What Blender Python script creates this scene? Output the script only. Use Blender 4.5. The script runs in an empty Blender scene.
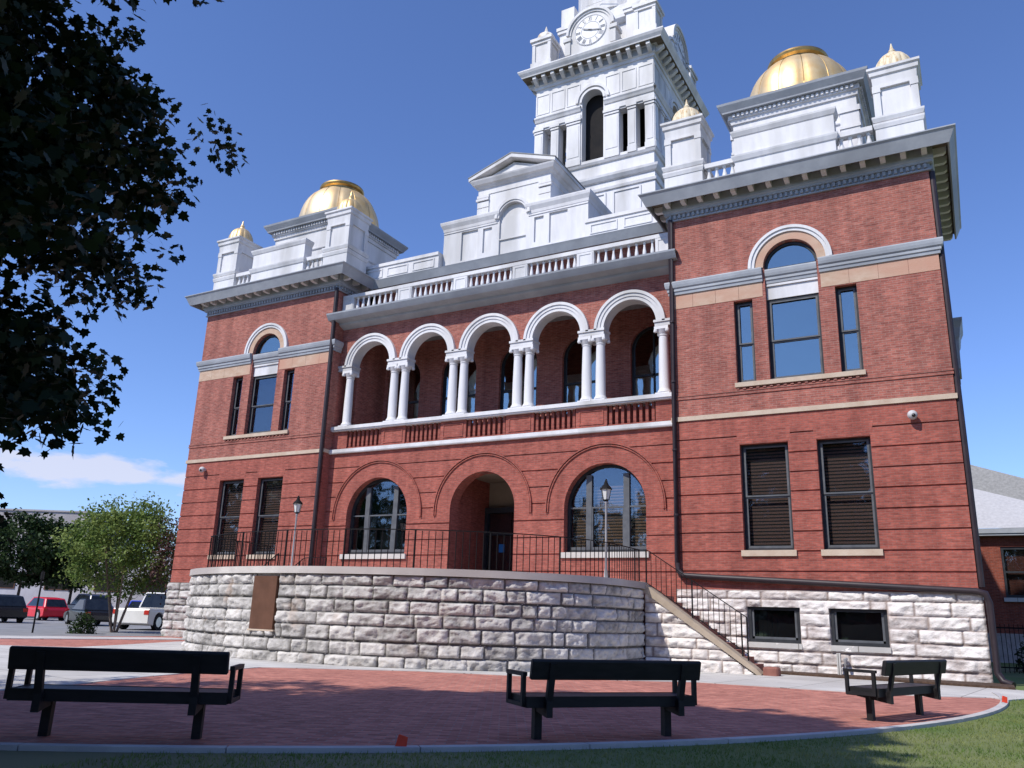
import bpy, bmesh, math, random
from mathutils import Vector, Matrix
R = math.radians
PI = math.pi
rnd = random.Random(7)
scene = bpy.context.scene
COL = scene.collection

# ------------------------------------------------------------------ helpers
def link(o, parent=None):
    COL.objects.link(o)
    if parent is not None:
        o.parent = parent
    return o

def tag(o, label=None, cat=None, group=None, kind=None):
    if label: o['label'] = label
    if cat: o['category'] = cat
    if group: o['group'] = group
    if kind: o['kind'] = kind
    return o

def thing(name, label, cat, loc=(0, 0, 0), rz=0.0, group=None):
    o = bpy.data.objects.new(name, None)
    o.empty_display_size = 0.3
    COL.objects.link(o)
    o.location = loc
    o.rotation_euler = (0, 0, rz)
    return tag(o, label, cat, group)

def copy_tree(o, parent=None):
    c = o.copy()
    COL.objects.link(c)
    c.parent = parent
    for ch in list(o.children):
        copy_tree(ch, c)
    return c

class MB:
    def __init__(s):
        s.v = []; s.f = []; s.smooth = False; s.tint = None
    def add(s, vs, fs):
        n = len(s.v)
        s.v.extend([tuple(p) for p in vs])
        s.f.extend([tuple(i + n for i in f) for f in fs])
    def hexa(s, p):      # 8 points: bottom 0-3 ccw, top 4-7
        s.add(p, [(3, 2, 1, 0), (4, 5, 6, 7), (0, 1, 5, 4), (1, 2, 6, 5), (2, 3, 7, 6), (3, 0, 4, 7)])
    def box(s, x0, x1, y0, y1, z0, z1):
        s.hexa([(x0, y0, z0), (x1, y0, z0), (x1, y1, z0), (x0, y1, z0), (x0, y0, z1), (x1, y0, z1), (x1, y1, z1), (x0, y1, z1)])
    def prism(s, poly, y0, y1):   # poly of (x, z) extruded in y
        n = len(poly)
        s.add([(x, y0, z) for x, z in poly] + [(x, y1, z) for x, z in poly],
              [tuple(range(n)), tuple(range(2 * n - 1, n - 1, -1))] + [((i + 1) % n, i, n + i, n + (i + 1) % n) for i in range(n)])
    def prismx(s, poly, x0, x1):  # poly of (y, z) extruded in x
        n = len(poly)
        s.add([(x0, y, z) for y, z in poly] + [(x1, y, z) for y, z in poly],
              [tuple(range(n)), tuple(range(2 * n - 1, n - 1, -1))] + [((i + 1) % n, i, n + i, n + (i + 1) % n) for i in range(n)])
    def prismz(s, poly, z0, z1):
        n = len(poly)
        s.add([(x, y, z0) for x, y in poly] + [(x, y, z1) for x, y in poly],
              [tuple(range(n - 1, -1, -1)), tuple(range(n, 2 * n))] + [(i, (i + 1) % n, n + (i + 1) % n, n + i) for i in range(n)])
    def lathe(s, cx, cy, prof, n=16, lobes=0, amp=0.0, cap=True):
        vs = []
        for r, z in prof:
            for i in range(n):
                a = 2 * PI * i / n
                rr = r
                if lobes: rr = r * (1 - amp + amp * abs(math.sin(lobes * a / 2)) ** 0.5)
                vs.append((cx + rr * math.cos(a), cy + rr * math.sin(a), z))
        fs = []
        for k in range(len(prof) - 1):
            for i in range(n):
                j = (i + 1) % n
                fs.append((k * n + i, k * n + j, (k + 1) * n + j, (k + 1) * n + i))
        if cap:
            fs.append(tuple(range(n - 1, -1, -1)))
            fs.append(tuple((len(prof) - 1) * n + i for i in range(n)))
        s.add(vs, fs)
    def tube(s, pts, r, n=8, r2=None):
        pts = [Vector(p) for p in pts]
        vs = []
        up = Vector((0, 0, 1))
        for k, p in enumerate(pts):
            if k == 0: t = pts[1] - pts[0]
            elif k == len(pts) - 1: t = pts[-1] - pts[-2]
            else: t = (pts[k + 1] - pts[k]).normalized() + (pts[k] - pts[k - 1]).normalized()
            t.normalize()
            a = t.cross(up)
            if a.length < 1e-3: a = t.cross(Vector((0, 1, 0)))
            a.normalize(); b = a.cross(t)
            rr = r if r2 is None else r + (r2 - r) * k / (len(pts) - 1)
            for i in range(n):
                q = 2 * PI * (i + .5) / n
                vs.append(p + a * (rr * math.cos(q)) + b * (rr * math.sin(q)))
        fs = []
        for k in range(len(pts) - 1):
            for i in range(n):
                j = (i + 1) % n
                fs.append((k * n + i, k * n + j, (k + 1) * n + j, (k + 1) * n + i))
        fs.append(tuple(range(n - 1, -1, -1))); fs.append(tuple((len(pts) - 1) * n + i for i in range(n)))
        s.add(vs, fs)
    def bar(s, a, b, w, h):    # rectangular bar a->b, w sideways, h up
        a = Vector(a); b = Vector(b); t = (b - a).normalized()
        sd = t.cross(Vector((0, 0, 1)))
        if sd.length < 1e-3: sd = Vector((1, 0, 0))
        sd.normalize(); u = sd.cross(t)
        sd *= w / 2; u *= h / 2
        s.hexa([a - sd - u, b - sd - u, b + sd - u, a + sd - u, a - sd + u, b - sd + u, b + sd + u, a + sd + u])
    def molding(s, path, prof):   # path xy polyline, outward = right of travel; prof (out, z)
        n = len(path); offs = []
        for k in range(n):
            def nr(a, b):
                d = Vector((b[0] - a[0], b[1] - a[1])).normalized(); return Vector((d.y, -d.x))
            if k == 0: m = nr(path[0], path[1])
            elif k == n - 1: m = nr(path[-2], path[-1])
            else:
                a = nr(path[k - 1], path[k]); b = nr(path[k], path[k + 1])
                m = (a + b) / (1 + a.dot(b))
            offs.append(m)
        vs = []
        for k in range(n):
            for o, z in prof:
                vs.append((path[k][0] + offs[k].x * o, path[k][1] + offs[k].y * o, z))
        m = len(prof); fs = []
        for k in range(n - 1):
            for i in range(m - 1):
                if abs(prof[i][0]) < .001 and abs(prof[i + 1][0]) < .001: continue
                fs.append((k * m + i, (k + 1) * m + i, (k + 1) * m + i + 1, k * m + i + 1))
        if path[0] != path[-1] and path[0] != path[-2]: fs.append(tuple(range(m))); fs.append(tuple((n - 1) * m + i for i in range(m - 1, -1, -1)))
        s.add(vs, fs)
    def arc_ring(s, cx, zc, r0, r1, y0, y1, a0=0.0, a1=PI, n=28, foot=0.0):
        # arch band in xz plane between radii, y0 front, y1 back; foot = straight legs length below springing
        A = []; B = []
        if foot: A.append((cx + r0, zc - foot)); B.append((cx + r1, zc - foot))
        for i in range(n + 1):
            a = a0 + (a1 - a0) * i / n
            A.append((cx + r0 * math.cos(a), zc + r0 * math.sin(a))); B.append((cx + r1 * math.cos(a), zc + r1 * math.sin(a)))
        if foot: A.append((cx - r0, zc - foot)); B.append((cx - r1, zc - foot))
        for i in range(len(A) - 1):
            p = [A[i], B[i], B[i + 1], A[i + 1]]
            s.add([(x, y0, z) for x, z in p] + [(x, y1, z) for x, z in p],
                  [(0, 1, 2, 3), (7, 6, 5, 4), (1, 5, 6, 2), (0, 3, 7, 4)] + ([(0, 4, 5, 1)] if i == 0 else []) + ([(3, 2, 6, 7)] if i == len(A) - 2 else []))
    def half_disc(s, cx, zc, r, y0, y1, n=24, z0=None):
        poly = [(cx + r * math.cos(PI * i / n), zc + r * math.sin(PI * i / n)) for i in range(n + 1)]
        if z0 is not None: poly += [(cx - r, z0), (cx + r, z0)]
        s.prism(poly[::-1], y0, y1)
    def build(s, name, mat, parent=None, smooth=None, bevel=0.0):
        me = bpy.data.meshes.new(name)
        me.from_pydata(s.v, [], s.f)
        me.update()
        bm = bmesh.new(); bm.from_mesh(me)
        bmesh.ops.recalc_face_normals(bm, faces=bm.faces)
        bm.to_mesh(me); bm.free()
        if s.tint is not None:
            at = me.attributes.new('tint', 'FLOAT', 'POINT')
            at.data.foreach_set('value', s.tint)
        me.materials.append(mat)
        o = bpy.data.objects.new(name, me)
        sm = s.smooth if smooth is None else smooth
        if sm:
            me.shade_smooth()
            try:
                me.set_sharp_from_angle(angle=R(35))
            except Exception:
                pass
        link(o, parent)
        if bevel:
            md = o.modifiers.new('bevel', 'BEVEL'); md.width = bevel; md.segments = 1; md.limit_method = 'ANGLE'; md.angle_limit = R(50)
        return o

# wall with openings, built as rows of prisms.  front y0, back y1 (y0<y1)
class Op:
    def __init__(s, x0, x1, z0, z1): s.x0, s.x1, s.z0, s.z1 = x0, x1, z0, z1
    def brk(s): return [s.z0, s.z1]
    def span(s, z):
        return (s.x0, s.x1) if s.z0 < z < s.z1 else None
class OpArch:
    def __init__(s, cx, r, z0, zs): s.cx, s.r, s.z0, s.zs = cx, r, z0, zs
    def brk(s): return [s.z0, s.zs] + [s.zs + s.r * math.sin(PI / 2 * i / 14) for i in range(1, 15)]
    def span(s, z):
        if z <= s.z0: return None
        if z <= s.zs: return (s.cx - s.r, s.cx + s.r)
        h = s.r ** 2 - (z - s.zs) ** 2
        if h <= 0: return None
        h = math.sqrt(h); return (s.cx - h, s.cx + h)
def wall(mb, x0, x1, z0, z1, y0, y1, ops=()):
    zs = {z0, z1}
    for o in ops:
        for z in o.brk():
            if z0 < z < z1: zs.add(z)
    zs = sorted(zs)
    for a, b in zip(zs[:-1], zs[1:]):
        if b - a < 1e-5: continue
        e = (b - a) * 1e-3
        mid = [o for o in ops if o.span((a + b) / 2)]
        sa = sorted([(o.span(a + e) or (o.cx, o.cx), o.span(b - e) or (o.cx, o.cx)) for o in mid], key=lambda t: t[0][0])
        L = (x0, x0)
        for (la, ra), (lb, rb) in sa:
            piece(mb, L, (la, lb), a, b, y0, y1); L = (ra, rb)
        piece(mb, L, (x1, x1), a, b, y0, y1)
def piece(mb, L, Rr, a, b, y0, y1):
    if Rr[0] - L[0] < 1e-5 and Rr[1] - L[1] < 1e-5: return
    mb.hexa([(L[0], y0, a), (Rr[0], y0, a), (Rr[0], y1, a), (L[0], y1, a), (L[1], y0, b), (Rr[1], y0, b), (Rr[1], y1, b), (L[1], y1, b)])

# ------------------------------------------------------------------ materials
def new_mat(name):
    m = bpy.data.materials.new(name); m.use_nodes = True
    nt = m.node_tree
    return m, nt, nt.nodes['Principled BSDF']
def N(nt, t, **kw):
    n = nt.nodes.new(t)
    for k, v in kw.items():
        if k in n.inputs.keys(): n.inputs[k].default_value = v
        else: setattr(n, k, v)
    return n
def noise_mat(name, c1, c2, scale=3.0, rough=0.7, metallic=0.0, bump=0.0, bscale=40.0, stretch=(1, 1, 1), c3=None, detail=6.0, lo=.35, hi=.65, spec=0.3):
    m, nt, b = new_mat(name)
    tc = N(nt, 'ShaderNodeTexCoord'); mp = N(nt, 'ShaderNodeMapping'); mp.inputs['Scale'].default_value = stretch
    nt.links.new(tc.outputs['Object'], mp.inputs['Vector'])
    nz = N(nt, 'ShaderNodeTexNoise', Scale=scale, Detail=detail, Roughness=.6)
    nt.links.new(mp.outputs[0], nz.inputs['Vector'])
    cr = N(nt, 'ShaderNodeValToRGB')
    cr.color_ramp.elements[0].position = lo; cr.color_ramp.elements[0].color = (*c1, 1)
    cr.color_ramp.elements[1].position = hi; cr.color_ramp.elements[1].color = (*c2, 1)
    nt.links.new(nz.outputs['Fac'], cr.inputs['Fac'])
    out = cr.outputs['Color']
    if c3 is not None:
        n3 = N(nt, 'ShaderNodeTexNoise', Scale=scale * .17, Detail=4.0)
        nt.links.new(mp.outputs[0], n3.inputs['Vector'])
        r3 = N(nt, 'ShaderNodeValToRGB'); r3.color_ramp.elements[0].position = .45; r3.color_ramp.elements[1].position = .65
        nt.links.new(n3.outputs['Fac'], r3.inputs['Fac'])
        mx = N(nt, 'ShaderNodeMixRGB'); mx.inputs['Color2'].default_value = (*c3, 1)
        nt.links.new(r3.outputs['Color'], mx.inputs['Fac']); nt.links.new(out, mx.inputs['Color1']); out = mx.outputs[0]
    nt.links.new(out, b.inputs['Base Color'])
    b.inputs['Roughness'].default_value = rough; b.inputs['Metallic'].default_value = metallic
    b.inputs['Specular IOR Level'].default_value = spec
    if bump:
        nb = N(nt, 'ShaderNodeTexNoise', Scale=bscale, Detail=5.0); nt.links.new(mp.outputs[0], nb.inputs['Vector'])
        bp = N(nt, 'ShaderNodeBump', Strength=bump, Distance=.02); nt.links.new(nb.outputs['Fac'], bp.inputs['Height']); nt.links.new(bp.outputs[0], b.inputs['Normal'])
    return m
def brick_mat(name, ca, cb, mortar, bw=.215, rh=.0677, ms=.008, flat=False, patch=None, bias=0.0, rot=0.0, streak=.0):
    m, nt, b = new_mat(name)
    tc = N(nt, 'ShaderNodeTexCoord')
    vec = None
    if flat:
        mp = N(nt, 'ShaderNodeMapping'); mp.inputs['Rotation'].default_value = (0, 0, rot); nt.links.new(tc.outputs['Object'], mp.inputs['Vector']); vec = mp.outputs[0]
    else:
        sp = N(nt, 'ShaderNodeSeparateXYZ'); nt.links.new(tc.outputs['Object'], sp.inputs[0])
        ad = N(nt, 'ShaderNodeMath', operation='ADD'); nt.links.new(sp.outputs['X'], ad.inputs[0]); nt.links.new(sp.outputs['Y'], ad.inputs[1])
        cx = N(nt, 'ShaderNodeCombineXYZ'); nt.links.new(ad.outputs[0], cx.inputs['X']); nt.links.new(sp.outputs['Z'], cx.inputs['Y']); vec = cx.outputs[0]
    bt = N(nt, 'ShaderNodeTexBrick')
    bt.inputs['Scale'].default_value = 1; bt.inputs['Brick Width'].default_value = bw; bt.inputs['Row Height'].default_value = rh
    bt.inputs['Mortar Size'].default_value = ms; bt.inputs['Mortar Smooth'].default_value = .3; bt.inputs['Bias'].default_value = bias
    bt.inputs['Color1'].default_value = (*ca, 1); bt.inputs['Color2'].default_value = (*cb, 1); bt.inputs['Mortar'].default_value = (*mortar, 1)
    nt.links.new(vec, bt.inputs['Vector'])
    nz = N(nt, 'ShaderNodeTexNoise', Scale=.7, Detail=5.0, Roughness=.55); nt.links.new(tc.outputs['Object'], nz.inputs['Vector'])
    cr = N(nt, 'ShaderNodeValToRGB'); cr.color_ramp.elements[0].position = .3; cr.color_ramp.elements[0].color = (.88, .87, .87, 1)
    cr.color_ramp.elements[1].position = .7; cr.color_ramp.elements[1].color = (1.09, 1.08, 1.07, 1)
    nt.links.new(nz.outputs['Fac'], cr.inputs['Fac'])
    mu = N(nt, 'ShaderNodeMixRGB', blend_type='MULTIPLY'); mu.inputs['Fac'].default_value = 1
    nt.links.new(bt.outputs['Color'], mu.inputs['Color1']); nt.links.new(cr.outputs['Color'], mu.inputs['Color2'])
    out = mu.outputs[0]
    # single-brick sized variation, stretched along the course
    mp2 = N(nt, 'ShaderNodeMapping'); mp2.inputs['Scale'].default_value = (4.6, 14.8 if not flat else 9.0, 1); nt.links.new(vec, mp2.inputs['Vector'])
    n2 = N(nt, 'ShaderNodeTexNoise', Scale=1.0, Detail=3.0, Roughness=.7); nt.links.new(mp2.outputs[0], n2.inputs['Vector'])
    r2 = N(nt, 'ShaderNodeValToRGB'); r2.color_ramp.elements[0].position = .32; r2.color_ramp.elements[0].color = (.74, .72, .74, 1)
    r2.color_ramp.elements[1].position = .68; r2.color_ramp.elements[1].color = (1.22, 1.22, 1.22, 1)
    nt.links.new(n2.outputs['Fac'], r2.inputs['Fac'])
    m2 = N(nt, 'ShaderNodeMixRGB', blend_type='MULTIPLY'); m2.inputs['Fac'].default_value = 1
    nt.links.new(out, m2.inputs['Color1']); nt.links.new(r2.outputs['Color'], m2.inputs['Color2']); out = m2.outputs[0]
    if patch:
        n3 = N(nt, 'ShaderNodeTexNoise', Scale=1.0, Detail=4.0, Roughness=.8); mp3 = N(nt, 'ShaderNodeMapping'); mp3.inputs['Scale'].default_value = (2.4, 8.0, 1)
        nt.links.new(vec, mp3.inputs['Vector']); nt.links.new(mp3.outputs[0], n3.inputs['Vector'])
        r3 = N(nt, 'ShaderNodeValToRGB'); r3.color_ramp.elements[0].position = .52; r3.color_ramp.elements[1].position = .78
        r3.color_ramp.elements[1].color = (.55, .55, .55, 1)
        nt.links.new(n3.outputs['Fac'], r3.inputs['Fac'])
        m3 = N(nt, 'ShaderNodeMixRGB'); m3.inputs['Color2'].default_value = (*patch, 1)
        nt.links.new(r3.outputs['Color'], m3.inputs['Fac']); nt.links.new(out, m3.inputs['Color1']); out = m3.outputs[0]
    if not flat:   # faint rain streaks down the wall
        mp4 = N(nt, 'ShaderNodeMapping'); mp4.inputs['Scale'].default_value = (2.2, .16, 1); nt.links.new(vec, mp4.inputs['Vector'])
        n4 = N(nt, 'ShaderNodeTexNoise', Scale=1.0, Detail=5.0, Roughness=.6); nt.links.new(mp4.outputs[0], n4.inputs['Vector'])
        r4 = N(nt, 'ShaderNodeValToRGB'); r4.color_ramp.elements[0].position = .36; r4.color_ramp.elements[0].color = (.80, .79, .80, 1); r4.color_ramp.elements[1].position = .6; r4.color_ramp.elements[1].color = (1.04, 1.04, 1.04, 1)
        nt.links.new(n4.outputs['Fac'], r4.inputs['Fac'])
        m4 = N(nt, 'ShaderNodeMixRGB', blend_type='MULTIPLY'); m4.inputs['Fac'].default_value = 1
        nt.links.new(out, m4.inputs['Color1']); nt.links.new(r4.outputs['Color'], m4.inputs['Color2']); out = m4.outputs[0]
    nt.links.new(out, b.inputs['Base Color'])
    b.inputs['Roughness'].default_value = .85; b.inputs['Specular IOR Level'].default_value = .2
    bp = N(nt, 'ShaderNodeBump', Strength=.5, Distance=.006); bp.invert = True
    nt.links.new(bt.outputs['Fac'], bp.inputs['Height']); nt.links.new(bp.outputs[0], b.inputs['Normal'])
    return m
def rock_mat(name, light, mid, dark, mortar):
    m, nt, b = new_mat(name)
    at = N(nt, 'ShaderNodeAttribute', attribute_name='tint')
    tc = N(nt, 'ShaderNodeTexCoord')
    nz = N(nt, 'ShaderNodeTexNoise', Scale=5.0, Detail=8.0, Roughness=.7); nt.links.new(tc.outputs['Object'], nz.inputs['Vector'])
    ad = N(nt, 'ShaderNodeMath', operation='MULTIPLY_ADD'); nt.links.new(nz.outputs['Fac'], ad.inputs[0]); ad.inputs[1].default_value = .9; nt.links.new(at.outputs['Fac'], ad.inputs[2])
    cr = N(nt, 'ShaderNodeValToRGB'); e = cr.color_ramp.elements
    e[0].position = .05; e[0].color = (*mortar, 1); e[1].position = .30; e[1].color = (*dark, 1)
    k = e.new(.70); k.color = (*mid, 1); k = e.new(1.0); k.color = (*light, 1)
    sc = N(nt, 'ShaderNodeMath', operation='DIVIDE'); nt.links.new(ad.outputs[0], sc.inputs[0]); sc.inputs[1].default_value = 1.5
    nt.links.new(sc.outputs[0], cr.inputs['Fac'])
    # warm rusty blooms on some stones
    n2 = N(nt, 'ShaderNodeTexNoise', Scale=1.6, Detail=5.0); nt.links.new(tc.outputs['Object'], n2.inputs['Vector'])
    r2 = N(nt, 'ShaderNodeValToRGB'); r2.color_ramp.elements[0].position = .58; r2.color_ramp.elements[1].position = .75; r2.color_ramp.elements[1].color = (.4, .4, .4, 1)
    nt.links.new(n2.outputs['Fac'], r2.inputs['Fac'])
    mx = N(nt, 'ShaderNodeMixRGB'); mx.inputs['Color2'].default_value = (.48, .33, .24, 1)
    nt.links.new(r2.outputs['Color'], mx.inputs['Fac']); nt.links.new(cr.outputs['Color'], mx.inputs['Color1'])
    nt.links.new(mx.outputs[0], b.inputs['Base Color'])
    b.inputs['Roughness'].default_value = .85; b.inputs['Specular IOR Level'].default_value = .2
    nb = N(nt, 'ShaderNodeTexNoise', Scale=22.0, Detail=6.0); nt.links.new(tc.outputs['Object'], nb.inputs['Vector'])
    bp = N(nt, 'ShaderNodeBump', Strength=.6, Distance=.03); nt.links.new(nb.outputs['Fac'], bp.inputs['Height']); nt.links.new(bp.outputs[0], b.inputs['Normal'])
    return m
def glass_mat(name, refl=.45, dark=(.012, .014, .018), tint=(.8, .9, 1.0), rough=.03, wav=.02):
    m, nt, b = new_mat(name)
    nt.nodes.remove(b)
    out = nt.nodes['Material Output']
    gl = N(nt, 'ShaderNodeBsdfGlossy', Roughness=rough); gl.inputs['Color'].default_value = (*tint, 1)
    tr = N(nt, 'ShaderNodeBsdfTransparent'); tr.inputs['Color'].default_value = (.75, .8, .82, 1)
    mx = N(nt, 'ShaderNodeMixShader'); mx.inputs[0].default_value = refl
    tc = N(nt, 'ShaderNodeTexCoord'); nb = N(nt, 'ShaderNodeTexNoise', Scale=1.3, Detail=2.0); nt.links.new(tc.outputs['Object'], nb.inputs['Vector'])
    bp = N(nt, 'ShaderNodeBump', Strength=.25, Distance=wav); nt.links.new(nb.outputs['Fac'], bp.inputs['Height']); nt.links.new(bp.outputs[0], gl.inputs['Normal'])
    nt.links.new(tr.outputs[0], mx.inputs[1]); nt.links.new(gl.outputs[0], mx.inputs[2]); nt.links.new(mx.outputs[0], out.inputs['Surface'])
    return m
def leaf_mat(name, c1, c2, trans=.25, scale=1.2):
    m, nt, b = new_mat(name)
    tc = N(nt, 'ShaderNodeTexCoord'); nz = N(nt, 'ShaderNodeTexNoise', Scale=scale, Detail=4.0); nt.links.new(tc.outputs['Object'], nz.inputs['Vector'])
    cr = N(nt, 'ShaderNodeValToRGB'); cr.color_ramp.elements[0].position = .35; cr.color_ramp.elements[0].color = (*c1, 1); cr.color_ramp.elements[1].position = .65; cr.color_ramp.elements[1].color = (*c2, 1)
    nt.links.new(nz.outputs['Fac'], cr.inputs['Fac'])
    gi = N(nt, 'ShaderNodeObjectInfo')
    nt.links.new(cr.outputs['Color'], b.inputs['Base Color'])
    b.inputs['Roughness'].default_value = .6; b.inputs['Specular IOR Level'].default_value = .25
    if trans:
        t = N(nt, 'ShaderNodeBsdfTranslucent'); nt.links.new(cr.outputs['Color'], t.inputs['Color'])
        mx = N(nt, 'ShaderNodeMixShader'); mx.inputs[0].default_value = trans
        nt.links.new(b.outputs[0], mx.inputs[1]); nt.links.new(t.outputs[0], mx.inputs[2])
        nt.links.new(mx.outputs[0], nt.nodes['Material Output'].inputs['Surface'])
    return m

M = {}
M['brick'] = brick_mat('courthouse brick', (.41, .138, .103), (.28, .090, .070), (.34, .20, .165), patch=(.50, .29, .235))
M['brick_plain'] = brick_mat('ground storey brick', (.415, .120, .088), (.31, .088, .066), (.30, .14, .115))
M['annex_brick'] = brick_mat('annex brick', (.28, .07, .04), (.20, .048, .03), (.22, .12, .10))
M['paver'] = brick_mat('plaza pavers', (.54, .22, .165), (.35, .125, .095), (.37, .225, .19), bw=.21, rh=.105, ms=.009, flat=True, rot=-.51)
M['white'] = noise_mat('white paint', (.63, .62, .64), (.70, .69, .70), 3.0, .6, c3=(.49, .48, .475), bump=.1, stretch=(1.6, 1.6, .35), lo=.3, hi=.55)
M['white_old'] = noise_mat('aged white paint', (.80, .79, .76), (.66, .64, .60), 6.0, .6, c3=(.5, .38, .25), stretch=(3, 3, .6))
M['grey_trim'] = noise_mat('grey trim paint', (.31, .33, .365), (.38, .40, .43), 2.5, .6, c3=(.27, .285, .31))
M['tan'] = noise_mat('tan sandstone', (.46, .31, .22), (.55, .41, .31), 2.2, .85, c3=(.50, .28, .20), bump=.3, stretch=(1, 1, 2))
M['tan_light'] = noise_mat('buff sandstone', (.48, .37, .28), (.56, .46, .36), 2.5, .85, bump=.3)
M['concrete'] = noise_mat('pale concrete', (.50, .48, .46), (.62, .60, .57), 1.4, .9, c3=(.46, .44, .42), bump=.2)
def slab_joints(m, w=1.5):
    nt = m.node_tree; b = nt.nodes['Principled BSDF']; src = b.inputs['Base Color'].links[0].from_socket
    tc = N(nt, 'ShaderNodeTexCoord'); mp = N(nt, 'ShaderNodeMapping'); mp.inputs['Rotation'].default_value = (0, 0, .12); nt.links.new(tc.outputs['Object'], mp.inputs['Vector'])
    bt = N(nt, 'ShaderNodeTexBrick'); bt.offset = 0; bt.inputs['Scale'].default_value = 1; bt.inputs['Brick Width'].default_value = w; bt.inputs['Row Height'].default_value = w; bt.inputs['Mortar Size'].default_value = .012
    bt.inputs['Color1'].default_value = (1, 1, 1, 1); bt.inputs['Color2'].default_value = (.9, .9, .9, 1); bt.inputs['Mortar'].default_value = (.35, .34, .33, 1)
    nt.links.new(mp.outputs[0], bt.inputs['Vector'])
    mm = N(nt, 'ShaderNodeMixRGB', blend_type='MULTIPLY'); mm.inputs['Fac'].default_value = 1
    nt.links.new(src, mm.inputs['Color1']); nt.links.new(bt.outputs['Color'], mm.inputs['Color2']); nt.links.new(mm.outputs[0], b.inputs['Base Color'])
slab_joints(M['concrete'])
M['cap'] = noise_mat('concrete coping', (.50, .46, .43), (.60, .56, .52), 1.8, .9, c3=(.40, .36, .34), bump=.3)
M['cap_tan'] = noise_mat('stair coping', (.36, .29, .22), (.44, .36, .28), 3.0, .9, bump=.3)
M['kerb'] = noise_mat('kerb concrete', (.42, .40, .40), (.54, .52, .50), 2.0, .9, bump=.2)
M['rock'] = rock_mat('rock faced limestone', (.68, .645, .61), (.52, .495, .47), (.19, .18, .17), (.075, .068, .06))
M['rock_white'] = rock_mat('limewashed stone', (.86, .81, .78), (.74, .69, .66), (.40, .34, .32), (.24, .19, .17))
M['frame'] = noise_mat('dark window frame', (.020, .022, .026), (.035, .037, .042), 4, .5)
M['sash'] = noise_mat('grey sash paint', (.085, .09, .10), (.12, .125, .135), 4, .5)
M['glass'] = glass_mat('window glass', .12)
M['glass_sky'] = glass_mat('sky reflecting glass', .5, tint=(.50, .58, .56))
M['dark'] = noise_mat('dark interior and painted shade', (.008, .008, .010), (.016, .014, .014), 2, .9)
M['iron'] = noise_mat('black iron', (.006, .006, .007), (.012, .011, .012), 8, .7, spec=.15)
M['spout'] = noise_mat('dark brown gutter', (.022, .014, .018), (.035, .022, .026), 3, .5, spec=.4)
M['gold'] = noise_mat('gold leaf', (.78, .50, .20), (.86, .64, .34), 2.0, .48, metallic=.7, c3=(.80, .62, .38), bump=.1, bscale=6)
M['gold_dark'] = noise_mat('tarnished gold', (.30, .20, .08), (.50, .34, .14), 3.0, .4, metallic=.9)
M['gold_worn'] = noise_mat('worn gilding', (.72, .62, .44), (.50, .31, .13), 3.5, .5, stretch=(4, 4, .7), lo=.48, hi=.66)
M['bronze'] = noise_mat('brown plaque', (.10, .045, .025), (.13, .06, .035), 3, .5)
M['step'] = noise_mat('brick steps', (.22, .09, .07), (.30, .13, .10), 5, .9)
M['asphalt'] = noise_mat('asphalt', (.20, .20, .205), (.27, .265, .27), 1.0, .9)
M['grass_base'] = noise_mat('lawn soil', (.095, .15, .035), (.16, .19, .065), .8, .95, c3=(.20, .19, .10))
M['grass'] = leaf_mat('grass blades', (.13, .21, .045), (.27, .30, .11), .35, .9)
M['mulch'] = noise_mat('mulch', (.05, .03, .02), (.10, .06, .04), 12, .95, bump=.5)
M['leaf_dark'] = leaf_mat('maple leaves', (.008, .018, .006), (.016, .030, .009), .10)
M['leaf_green'] = leaf_mat('light green leaves', (.09, .16, .03), (.26, .32, .09), .35, .9)
M['leaf_deep'] = leaf_mat('deep green leaves', (.015, .035, .010), (.04, .07, .018), .2, .8)
M['leaf_purple'] = leaf_mat('purple leaves', (.07, .035, .035), (.14, .07, .065), .2, .8)
M['bark'] = noise_mat('bark', (.05, .035, .025), (.11, .08, .06), 6, .95, stretch=(4, 4, 1), bump=.5)
M['bark_pale'] = noise_mat('pale bark', (.16, .11, .08), (.28, .21, .16), 6, .9, stretch=(4, 4, 1))
M['bench'] = noise_mat('black bench plastic', (.012, .011, .012), (.020, .018, .020), 5, .55, stretch=(1, 1, 4))
M['bench_seat'] = noise_mat('worn bench slats', (.035, .033, .038), (.06, .058, .066), 5, .5)
M['roof_grey'] = noise_mat('pale grey shingles', (.40, .40, .43), (.48, .48, .51), 8, .85)
M['roof_dark'] = noise_mat('dark grey shingles', (.22, .22, .22), (.30, .30, .30), 8, .85)
M['roof_tar'] = noise_mat('dark flat roofing', (.06, .06, .065), (.10, .10, .10), 3, .9)
M['soffit'] = noise_mat('weathered brown soffit boards with painted shade', (.115, .095, .070), (.17, .14, .105), 5, .85)  # brown boards, darkened so the tone carries shade between the modillions
M['far_white'] = noise_mat('pale facade', (.42, .40, .44), (.52, .50, .54), 1, .8)
M['far_grey'] = noise_mat('beige upper wall', (.36, .33, .33), (.42, .39, .38), 1, .85)
M['lamp_glass'] = noise_mat('frosted lamp glass', (.6, .6, .6), (.75, .74, .7), 4, .3)
M['pole'] = noise_mat('grey lamp post', (.30, .29, .30), (.38, .37, .38), 4, .45)
M['cream'] = noise_mat('cream panel', (.26, .21, .16), (.31, .25, .19), 2, .8)
M['rubber'] = noise_mat('tyre rubber', (.012, .012, .012), (.02, .02, .02), 4, .8)
M['chrome'] = noise_mat('wheel metal', (.45, .45, .46), (.6, .6, .6), 4, .3, metallic=.8)
M['car_glass'] = glass_mat('car glass', .3, tint=(.7, .8, 1))
M['tail'] = noise_mat('red lens', (.5, .03, .02), (.6, .05, .03), 4, .3)
def paint(n, c): return noise_mat(n, c, tuple(min(1, x * 1.1) for x in c), 2, .25, spec=.6)
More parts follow.
